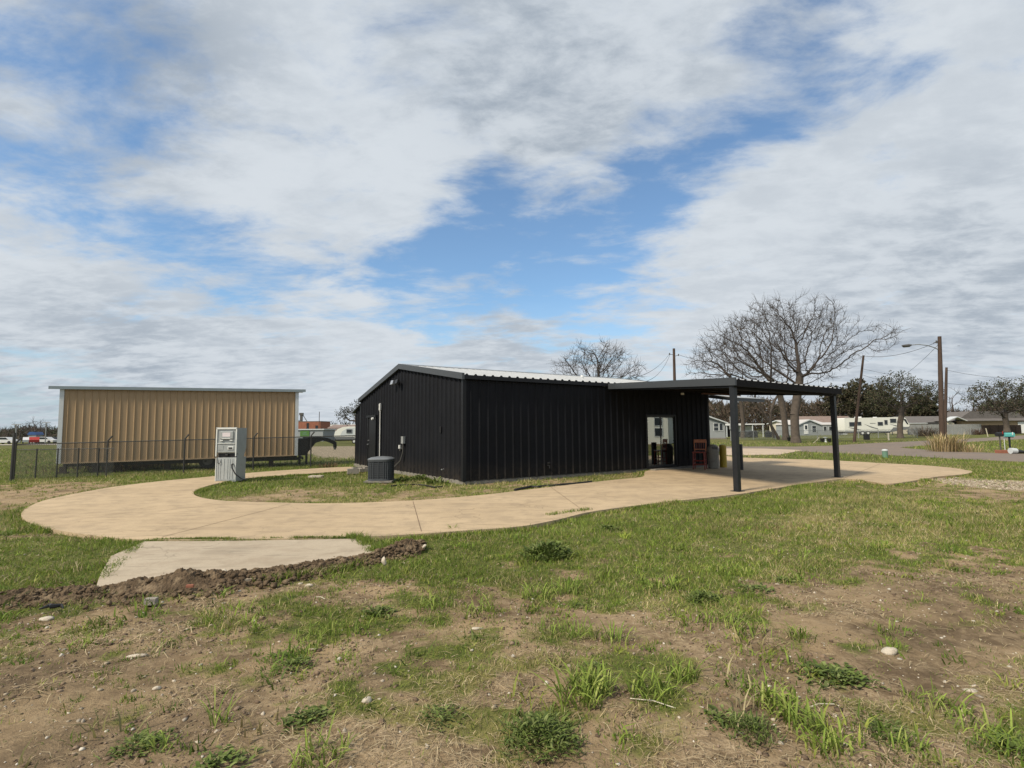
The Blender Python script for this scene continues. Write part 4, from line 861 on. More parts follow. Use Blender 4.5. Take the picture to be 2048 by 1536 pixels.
# yard clutter by the shed
for (px, lb, m_, s) in ((1536, 'dark covered grill in the yard under the bare trees', 'black', (1.0, .6, .9)), (1552, 'white storage tub in the yard behind the fence', 'white', (.8, .5, .4)), (1503, 'dark covered heap under the open shed roof', 'black', (1.6, 1.0, 1.0)), (1567, 'green crate on the lawn by the leaning trunks', 'pedgreen', (.7, .5, .35))):
    q = GD(px, 86); w = MB(); w.box((0, 0, s[2]/2), s, bev=.12); w.box((.1, 0, s[2]), (s[0]*.6, s[1]*.6, .15), bev=.04); o = w.build('yard_box', M[m_]); o.location = q; tag(o, lb, 'yard box')

# ------------------------------------------------------------ far left and gap scenery
def car(label, q, rz, m, kind=0):
    t = thing('parked_car', label, 'car', q, rz, 'cars parked far off at left')
    w = MB(); w.prism([(-2.2, .3), (2.2, .3), (2.25, .75), (1.4, .92), (.7, 1.42), (-1.1, 1.45), (-1.75, .95), (-2.2, .85)], 1, -.85, .85); w.build('body', M[m], t)
    w = MB(); w.prism([(1.2, .95), (.65, 1.36), (-1.05, 1.38), (-1.55, .97)], 1, -.87, .87); w.build('side_window', M['carglass'], t)
    for x in (-1.4, 1.4):
        for y in (-.9, .7):
            w = MB(); w.tube([(x, y, .33), (x, y+.2, .33)], .33, 14); w.build('wheel', M['rubber'], t)
for px, y, rz, m_, lb in ((70, 118, 2.3, 'carred', 'red car parked beyond the far road at left'), (57, 124, 2.3, 'carwhite', 'white car just left of the red one beyond the far road'), (14, 112, 0, 'carwhite', 'white car at the far left edge of the picture'), (92, 124, .1, 'carwhite', 'pale car between the red car and the tan shed'), (106, 126, 0, 'blacksteel', 'dark car almost hidden by the corner of the tan shed')):
    car(lb, GD(px, y), rz, m_)
q = GD(72, 128); t = thing('blue_kiosk_hut', 'small blue roofed hut behind the red car', 'hut', q)
w = MB(); w.b2((-.9, -.9, 0), (.9, .9, 2.0)); w.build('wall', M['greysiding'], t); w = MB(); w.prism([(-1.1, 2.0), (1.1, 2.0), (.6, 2.7), (-.6, 2.7)], 1, -1.1, 1.1); w.build('roof', M['carblue'], t)
for px, y, h_, lb in ((32, 92, 3.6, 'pale thin lamp post far off at left beside the fence corner'), (92, 110, 4.4, 'thin pale pole far off close to the tan shed')):
    q = GD(px, y); w = MB(); w.tube([(0, 0, 0), (0, 0, h_)], .09, 6); w.box((0, 0, h_), (1.6, .12, .12)); o = w.build('far_pole', M['galvpost']); o.location = q; tag(o, lb, 'pole')
# gap: brick building, grey building with green sign, camper
q = GD(566, 150); t = thing('brick_building', 'red brick block with flat parapet and dark elevator leg seen right of the tan shed', 'building', q)
w = MB(); w.b2((0, 0, -1), (7.3, 9, 5.2)); w.b2((3.6, -.2, -1), (10.6, 8, 5.25)); w.build('wall', M['brick'], t)
w = MB(); w.b2((-.1, -.25, 5.25), (10.7, 9, 5.4)); w.build('parapet', M['roofbrown'], t)
window(t, 9.3, 9.9, 3.3, 4.1, -.205, 'darkint', False); window(t, 6.8, 7.3, 2.5, 4.8, -.205, 'woodd', False)
w = MB(); w.b2((4.3, 1, 5.4), (4.9, 1.6, 7.7)); w.b2((4.1, .9, 7.2), (5.1, 1.7, 7.8)); w.tube([(4.9, 1.3, 7.4), (6.2, 1.3, 5.4)], .1, 6); w.b2((3.4, .8, 5.4), (4.8, 1.8, 5.65)); w.build('elevator_leg', M['rail'], t)
q = GD(638, 140); w = MB(); w.tube([(0, 0, 0), (0, 0, 7.6)], .08, 6); o = w.build('far_pole', M['wood']); o.location = q; tag(o, 'thin dark pole in front of the red brick block', 'pole')
q = GD(560, 118); t = thing('grey_shop_building', 'low grey shop building with a green sign and white roof edge', 'building', q)
w = MB(); w.b2((0, 0, -.6), (9.6, 8, 2.55)); w.build('wall', M['greysiding'], t)
w = MB(); w.b2((-.2, -.25, 2.55), (9.9, 8.2, 2.78)); w.build('roof', M['whitetrim'], t)
w = MB(); w.b2((4.55, -.12, 1.15), (6.6, -.03, 2.4)); sg = w.build('sign', M['green'], t)
w = MB(); w.b2((5.3, -.15, 1.95), (6.0, -.125, 2.05)); w.b2((5.1, -.15, 1.45), (6.2, -.125, 1.55)); w.b2((5.0, -.15, 1.7), (5.9, -.125, 1.78)); w.build('sign_lettering', M['pedgreen'], sg)
q = GD(645, 130); t = thing('low_shop_row', 'long low shop row with dark front and pale roof edge behind the camper', 'building', q)
w = MB(); w.b2((0, 0, -.6), (12, 8, 2.1)); w.build('wall', M['darkint'], t); w = MB(); w.b2((-.3, -1.2, 2.1), (12.3, 8, 2.4)); w.build('roof', M['whitetrim'], t)
w = MB(); w.prism([(0, 2.4), (0, 3.2), (4, 3.9), (8, 2.4)], 0, 1.2, 12); w.build('upper_roof', M['roofbrown'], t)
q = GD(662, 165); t = thing('white_roofed_building', 'distant building with white stripe roofs and brown walls above the camper', 'building', q)
w = MB(); w.b2((0, 0, -1), (15, 8, 4.2)); w.build('wall', M['brick'], t); w = MB(); w.b2((-.5, -.4, 4.2), (4.2, 8, 4.7)); w.b2((5.4, -.4, 4.2), (15, 8, 4.75)); w.build('roof', M['white'], t)
q = GD(668, 80); cp = thing('camper_trailer', 'small white rounded camper trailer parked beyond the gravel lot', 'camper trailer', q, math.radians(6))
w = MB(); cr = [(0.25, .75), (0, 1.1), (.12, 1.7), (.55, 2.2), (1.3, 2.5), (2.2, 2.58), (6.2, 2.58), (6.4, 2.4), (6.4, .75)]
w.prism(cr, 1, 0, 2.1); w.build('body', M['rvwhite'], cp)
w = MB(); w.prism([(0.3, .62), (.05, 1.05), (6.42, 1.05), (6.42, .62)], 1, -.02, -.003); w.build('lower_band', M['rvgrey'], cp)
w = MB(); w.prism([(.9, 1.2), (1.2, 1.85), (1.9, 2.3), (2.4, 2.4), (6.38, 2.4), (6.38, 1.2)], 1, -.012, -.002); w.build('side_panel', M['whitetrim'], cp)
window(cp, 1.9, 2.6, 1.65, 2.1, -.014, 'rvgrey', False); window(cp, 4.2, 4.9, 1.65, 2.1, -.014, 'rvgrey', False)
w = MB(); w.b2((3.1, -.05, .8), (3.7, -.016, 2.35)); w.build('door', M['rvwhite'], cp)
for x in (3.0, 3.8): rv_wheel(cp, x, -.05, .33)
w = MB(); w.tube([(.2, 1, .55), (-1.2, 1, .5)], .05, 6); w.b2((.2, .2, .45), (6.2, 1.9, .76)); w.build('chassis', M['black'], cp)
# far-off town buildings hint, right of frame: the white house mirrored in the glass doors
t = gable_house('white_house', 'white house with two dark windows mirrored in the sliding glass door', Vector((42, 13.6, 0)), math.radians(-88), 7, 9, 3.0, 4.6, 'rvwhite', 'roofgrey')
for x, z in ((-2.9, 1.9), (-2.9, .8), (1.2, 1.2)): window(t, x, x+.8, z, z+.8, 0, mull=False)

# ------------------------------------------------------------ trees (space colonisation)
def tubes_np(P0, P1, R0, R1, n):
    d = P1-P0; L = np.linalg.norm(d, axis=1, keepdims=True)+1e-9; d = d/L
    a = np.where(np.abs(d[:, 2:3]) < .9, np.array([[0, 0, 1.]]), np.array([[1., 0, 0]]))
    u = np.cross(d, a); u /= np.linalg.norm(u, axis=1, keepdims=True)+1e-9; w = np.cross(d, u)
    an = np.arange(n)*2*math.pi/n
    ring = u[:, None, :]*np.cos(an)[None, :, None]+w[:, None, :]*np.sin(an)[None, :, None]
    V = np.concatenate([P0[:, None]+ring*R0[:, None, None], P1[:, None]+ring*R1[:, None, None]], 1)
    N = len(P0); base = (np.arange(N)*2*n)[:, None]; k = np.arange(n)
    F = np.stack([base+k, base+(k+1) % n, base+n+(k+1) % n, base+n+k], -1).reshape(-1, 4)
    return V.reshape(-1, 3), F
def grow(start, blobs, step, infl, kill, iters=140, bias=(0, 0, .12), wob=.18, seed=1):
    rs = np.random.default_rng(seed); A = []
    for (c, r, n) in blobs:
        q = rs.normal(size=(n, 3)); q /= np.linalg.norm(q, axis=1, keepdims=True); q *= rs.random((n, 1))**(1/2.4); A.append(q*np.array(r)+np.array(c))
    A = np.concatenate(A); ph = rs.random(9)*6.28; sz_ = max(np.ptp(A[:, 0]), 2.); q = A/sz_*2*math.pi
    cn = np.sin(q[:, 0]*3.1+ph[0]+1.3*np.sin(q[:, 2]*2+ph[1]))+np.sin(q[:, 2]*3.7+ph[2]+1.2*np.sin(q[:, 0]*2.3+ph[3]))+np.sin(q[:, 1]*3+ph[4])
    A = A[cn > -.95]; alive = np.ones(len(A), bool)
    nodes = [np.array(p, float) for p in start]; par = [i-1 for i in range(len(start))]; b = np.array(bias)
    near = np.full(len(A), -1); nd = np.full(len(A), 1e9); k0 = 0
    for it in range(iters):
        NN = np.array(nodes[k0:])
        if len(NN) == 0: break
        for i in range(0, len(NN), 256):
            dd = np.linalg.norm(A[:, None]-NN[None, i:i+256], axis=2); j = dd.argmin(1); m = dd[np.arange(len(A)), j]
            up = m < nd; nd[up] = m[up]; near[up] = j[up]+k0+i
        alive &= nd > kill
        act = alive & (nd < (infl if it > 25 else infl*3))
        if not act.any(): break
        k0 = len(nodes); allN = np.array(nodes); ids = near[act]; dv = A[act]-allN[ids]; dv /= np.linalg.norm(dv, axis=1, keepdims=True)+1e-9
        S = np.zeros((len(nodes), 3)); np.add.at(S, ids, dv); ui = np.unique(ids)
        for i in ui:
            v = S[i]; nv = np.linalg.norm(v); v = v/(nv+1e-9)+b+rs.normal(size=3)*wob; v /= np.linalg.norm(v)
            nodes.append(allN[i]+v*step); par.append(int(i))
    return np.array(nodes), np.array(par)
def tree(name, label, start, blobs, step=.45, infl=3.0, kill=.6, r_tip=.014, r_trunk=.4, ex=2.3, twigs=3, twig_len=.7, seed=1, m_tr='bark', m_cr='twig', leaf=None, group=None, bias=(0, 0, .12), nst=None, wob=.18, cat='tree', taper_pts=None):
    rs = np.random.default_rng(seed+50); base = np.array(start[0])
    N, par = grow(start, blobs, step, infl, kill, bias=bias, seed=seed, wob=wob)
    n = len(N); ch = np.zeros(n, int); pw = np.zeros(n)
    for i in range(n-1, -1, -1):
        if ch[i] == 0: pw[i] = r_tip**ex
        if par[i] >= 0: pw[par[i]] += pw[i]; ch[par[i]] += 1
    R = pw**(1/ex); R = R*(1+(r_trunk/max(R[0], 1e-6)-1)*np.clip((R-r_tip)/max(R[0]-r_tip, 1e-6), 0, 1)); R = np.minimum(R, r_trunk)
    ns = len(start); R[0] *= 1.35; R[1] = max(R[1], R[2])*1.05 if ns > 2 else R[1]
    L = N-base; i = np.arange(1, n); p = par[1:]
    istr = i < ns
    t = thing(name, label, cat, tuple(base), 0, group)
    k = istr; V, Fq = tubes_np(L[p[k]], L[i[k]], R[p[k]], R[i[k]], 12)
    np_mesh('trunk', V, Fq, M[m_tr], t, smooth=True)
    k = ~istr; thick = k & (R[i] > r_tip*2.6)
    Vs = []; Fs = []; off = 0
    for msk, nn in ((thick, 7), (k & ~thick, 3)):
        if msk.any():
            r0 = np.minimum(R[p[msk]], R[i[msk]]*1.5); V, Fq = tubes_np(L[p[msk]], L[i[msk]], r0, R[i[msk]], nn); Vs.append(V); Fs.append(Fq+off); off += len(V)
    # twigs
    src = np.where((R < r_tip*2.6) & (np.arange(n) >= ns))[0]
    if len(src) and twigs:
        q = np.repeat(src, twigs); o = L[q]; pd = L[q]-L[par[q]]; pd /= np.linalg.norm(pd, axis=1, keepdims=True)+1e-9
        dirn = pd*.8+rs.normal(size=(len(q), 3))*.55+np.array([0, 0, .25]); dirn /= np.linalg.norm(dirn, axis=1, keepdims=True)
        ln = twig_len*(.4+rs.random((len(q), 1))); mid = o+dirn*ln*.5; d2 = dirn+rs.normal(size=dirn.shape)*.35+np.array([0, 0, .15]); d2 /= np.linalg.norm(d2, axis=1, keepdims=True); end = mid+d2*ln*.6
        rt = np.full(len(q), r_tip*.75); V, Fq = tubes_np(o, mid, rt, rt*.8, 3); Vs.append(V); Fs.append(Fq+off); off += len(V)
        V, Fq = tubes_np(mid, end, rt*.8, rt*.35, 3); Vs.append(V); Fs.append(Fq+off); off += len(V)
        tips = end
    else: tips = L[src]
    cr = np_mesh('crown', np.concatenate(Vs), np.concatenate(Fs), M[m_cr], t)
    if leaf:
        num, size, cols = leaf; idx = rs.integers(0, len(tips), num); c = tips[idx]+rs.normal(size=(num, 3))*.22
        a = rs.normal(size=(num, 3)); a /= np.linalg.norm(a, axis=1, keepdims=True); b_ = np.cross(a, rs.normal(size=(num, 3))); b_ /= np.linalg.norm(b_, axis=1, keepdims=True)
        s = size*(.6+.8*rs.random((num, 1))); V = np.stack([c-a*s, c+b_*s*.55, c+a*s, c-b_*s*.55], 1).reshape(-1, 3)
        cc = np.array(cols)[rs.integers(0, len(cols), num)]*(.7+.6*rs.random((num, 1))); cc = np.repeat(cc, 4, 0)
        np_mesh('leaves', V, np.arange(num*4).reshape(-1, 4), M['leafattr'], t, col=cc)
    return t
def B_(px, py, y, rpx, rpy, n, ry=None):     # attraction ellipsoid centred at an image point at depth y, radii in px
    c = D(px, py, y); s = y/FPX*1.0; return (tuple(c), (rpx*s, (ry if ry else (rpx+rpy)/2*s*.8), rpy*s), n)
def chain(pts, y, step):                      # trunk polyline in image points at depth y
    P = [D(a, b, y+(q[0] if q else 0)) for a, b, *q in pts]; out = [P[0]]
    for a, b in zip(P, P[1:]):
        k = max(1, round((b-a).length/step)); out += [a.lerp(b, (i+1)/k) for i in range(k)]
    return [tuple(p) for p in out]
y1 = 54.3
big = tree('bare_tree', 'largest bare tree with a thick forked trunk and one long limb reaching right', chain([(1592,887),(1590,860),(1589,830),(1593,800),(1598,770),(1600,752)], y1, .7),
    [B_(1598,676,y1,88,92,2000), B_(1515,690,y1,74,74,1100), B_(1590,745,y1,60,30,200), B_(1650,700,y1,60,60,420), B_(1640,640,y1,52,50,380), B_(1560,625,y1,50,38,260), (tuple(D(1660,762,y1)), (.6,.6,.5), 12), (tuple(D(1690,735,y1)), (.5,.5,.4), 12), (tuple(D(1722,712,y1)), (.5,.5,.4), 14), B_(1755,678,y1,46,34,190), B_(1715,668,y1,26,30,60), B_(1790,668,y1,16,12,30)],
    step=.42, infl=3.8, kill=.58, r_tip=.016, r_trunk=.40, ex=2.75, twigs=4, twig_len=.85, seed=3)
y2 = 64.
tree('bare_tree', 'second bare tree with dark trunk just left of the biggest tree', chain([(1572,880),(1570,850),(1566,820),(1560,790)], y2, .8),
    [B_(1480,702,y2,88,70,1300), B_(1530,655,y2,60,60,500), B_(1520,760,y2,70,26,200), B_(1440,720,y2,55,48,380), B_(1560,730,y2,50,45,160)], step=.52, infl=5, kill=.75, r_tip=.020, r_trunk=.34, twigs=3, twig_len=1.0, seed=5)
y3 = 72.
tree('bare_tree', 'slim bare tree left of the near carport post with a round haze of twigs', chain([(1486,876),(1486,840),(1483,810),(1474,780)], y3, .9),
    [B_(1425,712,y3,50,46,520), B_(1395,735,y3,32,32,220), B_(1470,740,y3,40,44,260)], step=.55, infl=5, kill=.8, r_tip=.020, r_trunk=.26, twigs=3, twig_len=1.0, seed=8)
for i, (a, lb) in enumerate(((((1558,878),(1545,855),(1530,830),(1512,805)), 'dark leaning trunk slanting up left under the bare trees'), (((1549,876),(1542,850),(1541,825),(1550,800)), 'thin dark multi-stem tree between the leaning trunk and the open shed'))):
    yy = 70+i*3; tree('leaning_tree', lb, chain(a, yy, .8), [B_(a[-1][0]-10*(1-2*i), a[-1][1]-25, yy, 32, 26, 150)], step=.6, infl=4.5, kill=.9, r_tip=.022, r_trunk=.16, twigs=2, twig_len=.8, seed=11+i)
y4 = 48.
tree('bare_tree', 'bare fan shaped tree rising behind the black building roof', chain([(1192,895),(1191,860),(1192,830),(1193,800)], y4, .7),
    [B_(1195,738,y4,82,48,1700), B_(1130,748,y4,38,28,400), B_(1258,745,y4,38,28,400), B_(1195,708,y4,54,26,500)], step=.36, infl=3.5, kill=.46, r_tip=.014, r_trunk=.30, twigs=4, twig_len=.7, seed=14, bias=(0, 0, .25))
y5 = 73.
tree('oak_tree', 'broad dark oak with sparse small leaves in front of the fifth wheel trailer', chain([(1801,877),(1800,860),(1800,845),(1803,832)], y5, .6),
    [B_(1805,790,y5,62,34,520), B_(1765,800,y5,34,22,150), B_(1850,795,y5,34,24,170), B_(1785,770,y5,36,16,120)], step=.5, infl=4, kill=.72, r_tip=.022, r_trunk=.34, twigs=3, twig_len=.8, seed=17, leaf=(5200, .11, [(.06,.07,.035),(.085,.07,.045),(.045,.052,.028)]))
y6 = 99.
tree('oak_tree', 'wide dark oak at the far right in front of the tan house', chain([(2014,864),(2013,850),(2010,835),(2012,826)], y6, .7),
    [B_(2012,800,y6,72,34,560), B_(1975,795,y6,40,26,170), B_(2060,795,y6,40,34,200)], step=.7, infl=5.5, kill=1.0, r_tip=.030, r_trunk=.45, twigs=3, twig_len=1.1, seed=19, leaf=(5200, .15, [(.07,.08,.045),(.10,.085,.06),(.05,.06,.035)]))
y7 = 135.
for px, py, lb, sd in ((1905, 800, 'pale thin bare tree on the skyline right of the lamp pole', 22), (1946, 808, 'small bare tree on the skyline left of the far right oak', 23)):
    tree('bare_tree', lb, chain([(px,858),(px,840),(px+1,828)], y7, 1.2), [B_(px, py, y7, 24, 30, 220)], step=1.0, infl=7, kill=1.6, r_tip=.04, r_trunk=.28, twigs=2, twig_len=1.5, seed=sd)
y8 = 120.
tree('bare_tree', 'dark bare tree above the camper at the corner of the black building', [tuple(GD(722, y8)), tuple(D(722, 862, y8)), tuple(D(716, 850, y8)), tuple(D(712, 842, y8))],
    [B_(700, 832, y8, 26, 15, 260), B_(722, 822, y8, 26, 16, 200)], step=.7, infl=6, kill=1.0, r_tip=.045, r_trunk=.35, twigs=3, twig_len=1.1, seed=25, leaf=(1500, .16, [(.05, .05, .03)]))
# far left trees
yb = 140.
for i, (px, pt, rx) in enumerate(((70, 848, 26), (40, 856, 24), (92, 858, 18), (15, 862, 18))):
    g0 = GD(px, yb); tree('bare_tree', ['tallest bare tree on the far left skyline', 'low bare tree left of the tallest one on the far left skyline', 'low bare tree beside the tan shed corner on the far left skyline', 'scrubby bare tree at the extreme left edge of the skyline'][i],
        [tuple(g0), tuple(g0+Vector((0, 0, 1.4))), tuple(g0+Vector((.1, 0, 2.2)))], [B_(px, pt+5, yb, rx, 14, 240)], step=.8, infl=7, kill=1.2, r_tip=.045, r_trunk=.25, twigs=3, twig_len=1.1, seed=30+i)
# evergreen cedars behind the mobile homes
for i, (px, py, rx, ry, y) in enumerate(((1682, 812, 30, 42, 132), (1722, 806, 34, 44, 128), (1762, 812, 28, 36, 138), (1846, 818, 26, 26, 130))):
    g0 = GD(px, y); c0_ = D(px, py, y); rs = np.random.default_rng(60+i)
    tree('cedar_tree', ['dark olive evergreen behind the grey mobile home', 'tallest dark olive evergreen behind the fifth wheel trailer', 'dark evergreen behind the oak crown left side', 'dark evergreen over the long low cream house'][i],
        [tuple(g0), tuple(g0+Vector((0, 0, 1.5))), tuple(g0+Vector((0, 0, 2.6)))], [B_(px, py, y, rx, ry, 300)], step=.9, infl=7, kill=1.3, r_tip=.04, r_trunk=.3, twigs=3, twig_len=1.3, seed=40+i, leaf=(5600, .25, [(.052, .055, .028), (.075, .068, .038), (.038, .042, .022), (.085, .068, .045)]))
# far woodland: one mass of brush behind the homes
def woodland(name, px0, px1, ya, yb_, tops, n, w_, seed, cols, label):
    rs = np.random.default_rng(seed); px = rs.uniform(px0, px1, n); yy = rs.uniform(ya, yb_, n)
    b = np.array([tuple(D(a, 860, c)) for a, c in zip(px, yy)]); b[:, 2] = terr(b[:, 0], b[:, 1])
    top = np.interp(px, [t[0] for t in tops], [t[1] for t in tops]); hor = 859-.0077*(px-1024)
    H_ = 1.6+(hor-top)*yy/FPX - b[:, 2]; H_ *= .72+.34*fbm(px/9, yy*.0, 1, 3, seed)+.0
    z = rs.random(n)**.8*H_; c = b.copy(); c[:, 2] += z
    d = rs.normal(size=(n, 3))*np.array([.7, .5, .45])+np.array([0, 0, .75]); d /= np.linalg.norm(d, axis=1, keepdims=True)
    ln = rs.uniform(.8, 2.6, (n, 1)); s = np.cross(d, np.array([[0, 1., 0]])); s /= np.linalg.norm(s, axis=1, keepdims=True)+1e-9
    s = s*w_*rs.uniform(.4, 1.3, (n, 1)); V = np.stack([c-s, c+s, c+d*ln*.55+s*.6+s*rs.normal(size=(n, 1)), c+d*ln], 1).reshape(-1, 3)
    cc = np.array(cols)[rs.integers(0, len(cols), n)]*(.6+.8*rs.random((n, 1))); cc = np.repeat(cc, 4, 0)
    o = np_mesh(name, V, np.arange(4*n).reshape(-1, 4), M['brush'], col=cc); tag(o, label, 'woodland', kind='stuff')
woodland('woodland', 1405, 2140, 138, 158, [(1405, 808), (1440, 800), (1480, 806), (1520, 795), (1560, 806), (1600, 800), (1650, 800), (1690, 788), (1760, 790), (1800, 800), (1850, 805), (1880, 822), (1900, 826), (1950, 822), (1990, 800), (2050, 795), (2140, 790)], 30000, .085, 71, [(.105, .078, .058), (.08, .06, .047), (.06, .05, .038), (.13, .10, .075), (.05, .05, .03)], 'brown leafless woodland closing the view behind the homes at right')
woodland('woodland', -200, 122, 150, 175, [(-200, 858), (0, 860), (60, 855), (122, 862)], 5000, .12, 72, [(.06, .05, .045), (.08, .065, .055), (.04, .05, .03)], 'distant scrub and low trees on the left horizon')
woodland('woodland', 560, 800, 190, 215, [(560, 852), (640, 850), (660, 848), (715, 846), (800, 848)], 2600, .12, 73, [(.05, .06, .04), (.06, .055, .045), (.035, .045, .03)], 'distant tree line above the shops in the gap')

# ------------------------------------------------------------ grass, straw, stones, soil
GREENS = np.array([(.155, .225, .038), (.205, .275, .045), (.11, .17, .028), (.26, .295, .06), (.11, .155, .03)])
DRY = np.array([(.42, .35, .17), (.34, .28, .13), (.48, .41, .24), (.28, .26, .11)])
def blades(px, py, h, w, cols, rs, bend=.5, five=True, z=None):
    n = len(px); z = gh(px, py) if z is None else z; a = rs.random(n)*2*math.pi; b = rs.random(n)*2*math.pi
    side = np.stack([np.cos(a), np.sin(a), np.zeros(n)], 1)*w[:, None]*.5
    lean = np.stack([np.cos(b), np.sin(b), np.zeros(n)], 1)*(h*bend*rs.random(n))[:, None]
    p = np.stack([px, py, z-.01], 1); up = np.array([[0, 0, 1.]])*h[:, None]
    if five:
        m = p+up*.55+lean*.35; t = p+up*.92+lean*1.15
        V = np.stack([p-side, p+side, m+side*.8, m-side*.8, t], 1).reshape(-1, 3); i = (np.arange(n)*5)[:, None]
        Q = np.concatenate([i+np.array([[0, 1, 2]]), i+np.array([[0, 2, 3]]), i+np.array([[3, 2, 4]])]); k = 5
    else:
        V = np.stack([p-side, p+side, p+up+lean], 1).reshape(-1, 3); Q = (np.arange(n)*3)[:, None]+np.array([[0, 1, 2]]); k = 3
    return V, Q, np.repeat(cols, k, 0)
offslab = lambda x, y: ~(inpoly(x, y, drive) | inpoly(x, y, apron) | inpoly(x, y, bfoot) | inpoly(x, y, road) | inpoly(x, y, fard))
def scatter_wedge(n, ya, yb_, rs, power=1.0, pad=1.2):   # points inside a ground wedge wider than the view
    y = ya+(yb_-ya)*rs.random(n)**power; x = (rs.random(n)*2-1)*(y*pad+.8)
    return x, y
rs = np.random.default_rng(101); VV = []; QQ = []; CC = []; off = 0
for (n, ya, yb_, hh, ww, five, thr) in ((150000, 1.7, 4.5, .030, .0042, True, .5), (210000, 4.5, 8, .036, .006, True, .35), (260000, 8, 14, .045, .010, False, .25), (220000, 14, 26, .055, .018, False, .2), (90000, 26, 60, .09, .04, False, .2)):
    x, y = scatter_wedge(n, ya, yb_, rs); g, s = green_at(x, y)
    cl = fbm(x, y, 9, 2, 33)
    keep = (rs.random(n) < g*(.25+.9*cl)*(.45+.75*sstep(.3, .6, fbm(x, y, 2.6, 4, 156)))) & offslab(x, y) & ~inpoly(x, y, gravel)
    keep |= (rs.random(n) < .02) & offslab(x, y) & ~inpoly(x, y, gravel)
    x, y, s, g = x[keep], y[keep], s[keep], g[keep]; m = len(x)
    big_ = fbm(x, y, 1.7, 3, 44); h = hh*(.4+1.2*rs.random(m))*(.5+1.3*big_)*(.6+.6*g); w_ = ww*(.6+.8*rs.random(m))
    dry = rs.random(m) < (.12+.5*s+.35*sstep(.5, .7, fbm(x, y, .55, 4, 155))); hue = fbm(x, y, .8, 3, 55)[:, None]
    c = np.where(dry[:, None], DRY[rs.integers(0, 4, m)], GREENS[rs.integers(0, 5, m)])*(.75+.5*rs.random((m, 1)))*(.7+.6*hue)
    V, Q, C_ = blades(x, y, h, w_, c, rs, 1.3, five); VV.append(V); QQ.append(Q+off); CC.append(C_); off += len(V)
# small clusters
for (nc, ya, yb_, per, bg_) in ((5200, 1.9, 5, 16, 1), (7000, 5, 10, 13, 1), (5000, 10, 18, 11, 1), (900, 1.9, 6, 22, 2.1), (1100, 6, 12, 20, 1.9)):
    cx, cy = scatter_wedge(nc, ya, yb_, rs); g, s = groundmap(cx, cy); n_ = fbm(cx, cy, 1.8, 4, 61); k = (rs.random(nc) < np.clip(g*1.0+(n_-.5)*1.9+.02, 0, 1)) & offslab(cx, cy); cx, cy = cx[k], cy[k]; m0 = len(cx)
    sz = (.35+1.1*rs.random(m0)**2)*bg_; idc = np.repeat(np.arange(m0), per); m = len(idc); x = cx[idc]+rs.normal(size=m)*.030*sz[idc]; y = cy[idc]+rs.normal(size=m)*.030*sz[idc]
    h = (.022+.055*rs.random(m))*sz[idc]*(.7+.5*(ya > 8)); tone = GREENS[rs.integers(0, 5, m0)]*(.75+.6*rs.random((m0, 1))); dr = rs.random(m0) < .16; tone[dr] = DRY[rs.integers(0, 4, dr.sum())]*.8
    k2 = offslab(x, y); V, Q, C_ = blades(x[k2], y[k2], h[k2], (.0035+.0007*y[k2])*bg_**.8*(.7+.7*rs.random(k2.sum())), tone[idc][k2]*(.8+.4*rs.random((k2.sum(), 1))), rs, 1.2, True); VV.append(V); QQ.append(Q+off); CC.append(C_); off += len(V)
# taller fringe along slab edges
def edge_pts(poly, rng_, n, out=.10):
    P = np.array(poly); Qn = np.roll(P, -1, 0); L = np.linalg.norm(Qn-P, axis=1); i = rs.choice(len(P), n, p=L/L.sum()); t = rs.random(n)[:, None]
    p = P[i]*(1-t)+Qn[i]*t; d = (Qn-P)[i]/L[i][:, None]; nn = np.stack([d[:, 1], -d[:, 0]], 1); p = p+nn*(rs.normal(size=(n, 1))*out)
    return p[:, 0], p[:, 1]
for poly, n, sp in ((drive, 90000, .09), (apron, 20000, .06)):
    x, y = edge_pts(poly, rs, n, sp); k = offslab(x, y) & (y < 30); lump = fbm(x, y, 1.3, 3, 66)
    k &= rs.random(n) < sstep(.35, .6, lump); 
    x, y = x[k], y[k]; m = len(x); h = .07*(.4+rs.random(m))*(.5+1.3*fbm(x, y, .9, 3, 67)); g_, s = green_at(x, y)
    c = np.where((rs.random(m) < .15+.4*s)[:, None], DRY[rs.integers(0, 4, m)], GREENS[rs.integers(0, 5, m)])*(.75+.5*rs.random((m, 1)))
    V, Q, C_ = blades(x, y, h, .004+.0009*y*(.6+.8*rs.random(m)), c, rs, .8, True); VV.append(V); QQ.append(Q+off); CC.append(C_); off += len(V)
# grass rooted in the joint between driveway and apron
for (a_, b_, n_, hh_, sp_, z_) in ((G(284, 1080.5, .03), G(730, 1075.5, .03), 5200, .045, .012, .03), (G(700, 1076, .0), G(735, 1086, .0), 900, .10, .06, .0), (G(720, 1082, 0), G(756, 1110, 0), 1500, .08, .05, .0), (G(286, 1082, 0), G(195, 1165, 0), 3000, .05, .05, .01), (G(1095, 1030, .04), G(1180, 1019, .04), 500, .06, .05, .04)):
    t_ = rs.random(n_); k = rs.random(n_) < sstep(.3, .7, fbm(t_*9, t_*0+a_.x, 1, 3, 140)); t_ = t_[k]; m = len(t_)
    x = a_.x+(b_.x-a_.x)*t_+rs.normal(size=m)*sp_; y = a_.y+(b_.y-a_.y)*t_+rs.normal(size=m)*sp_; h = hh_*(.35+1.1*rs.random(m))
    V, Q, C_ = blades(x, y, h, .006+.004*rs.random(m), GREENS[rs.integers(0, 5, m)]*(.7+.4*rs.random((m, 1))), rs, .9, True, z=np.full(m, z_)); VV.append(V); QQ.append(Q+off); CC.append(C_); off += len(V)
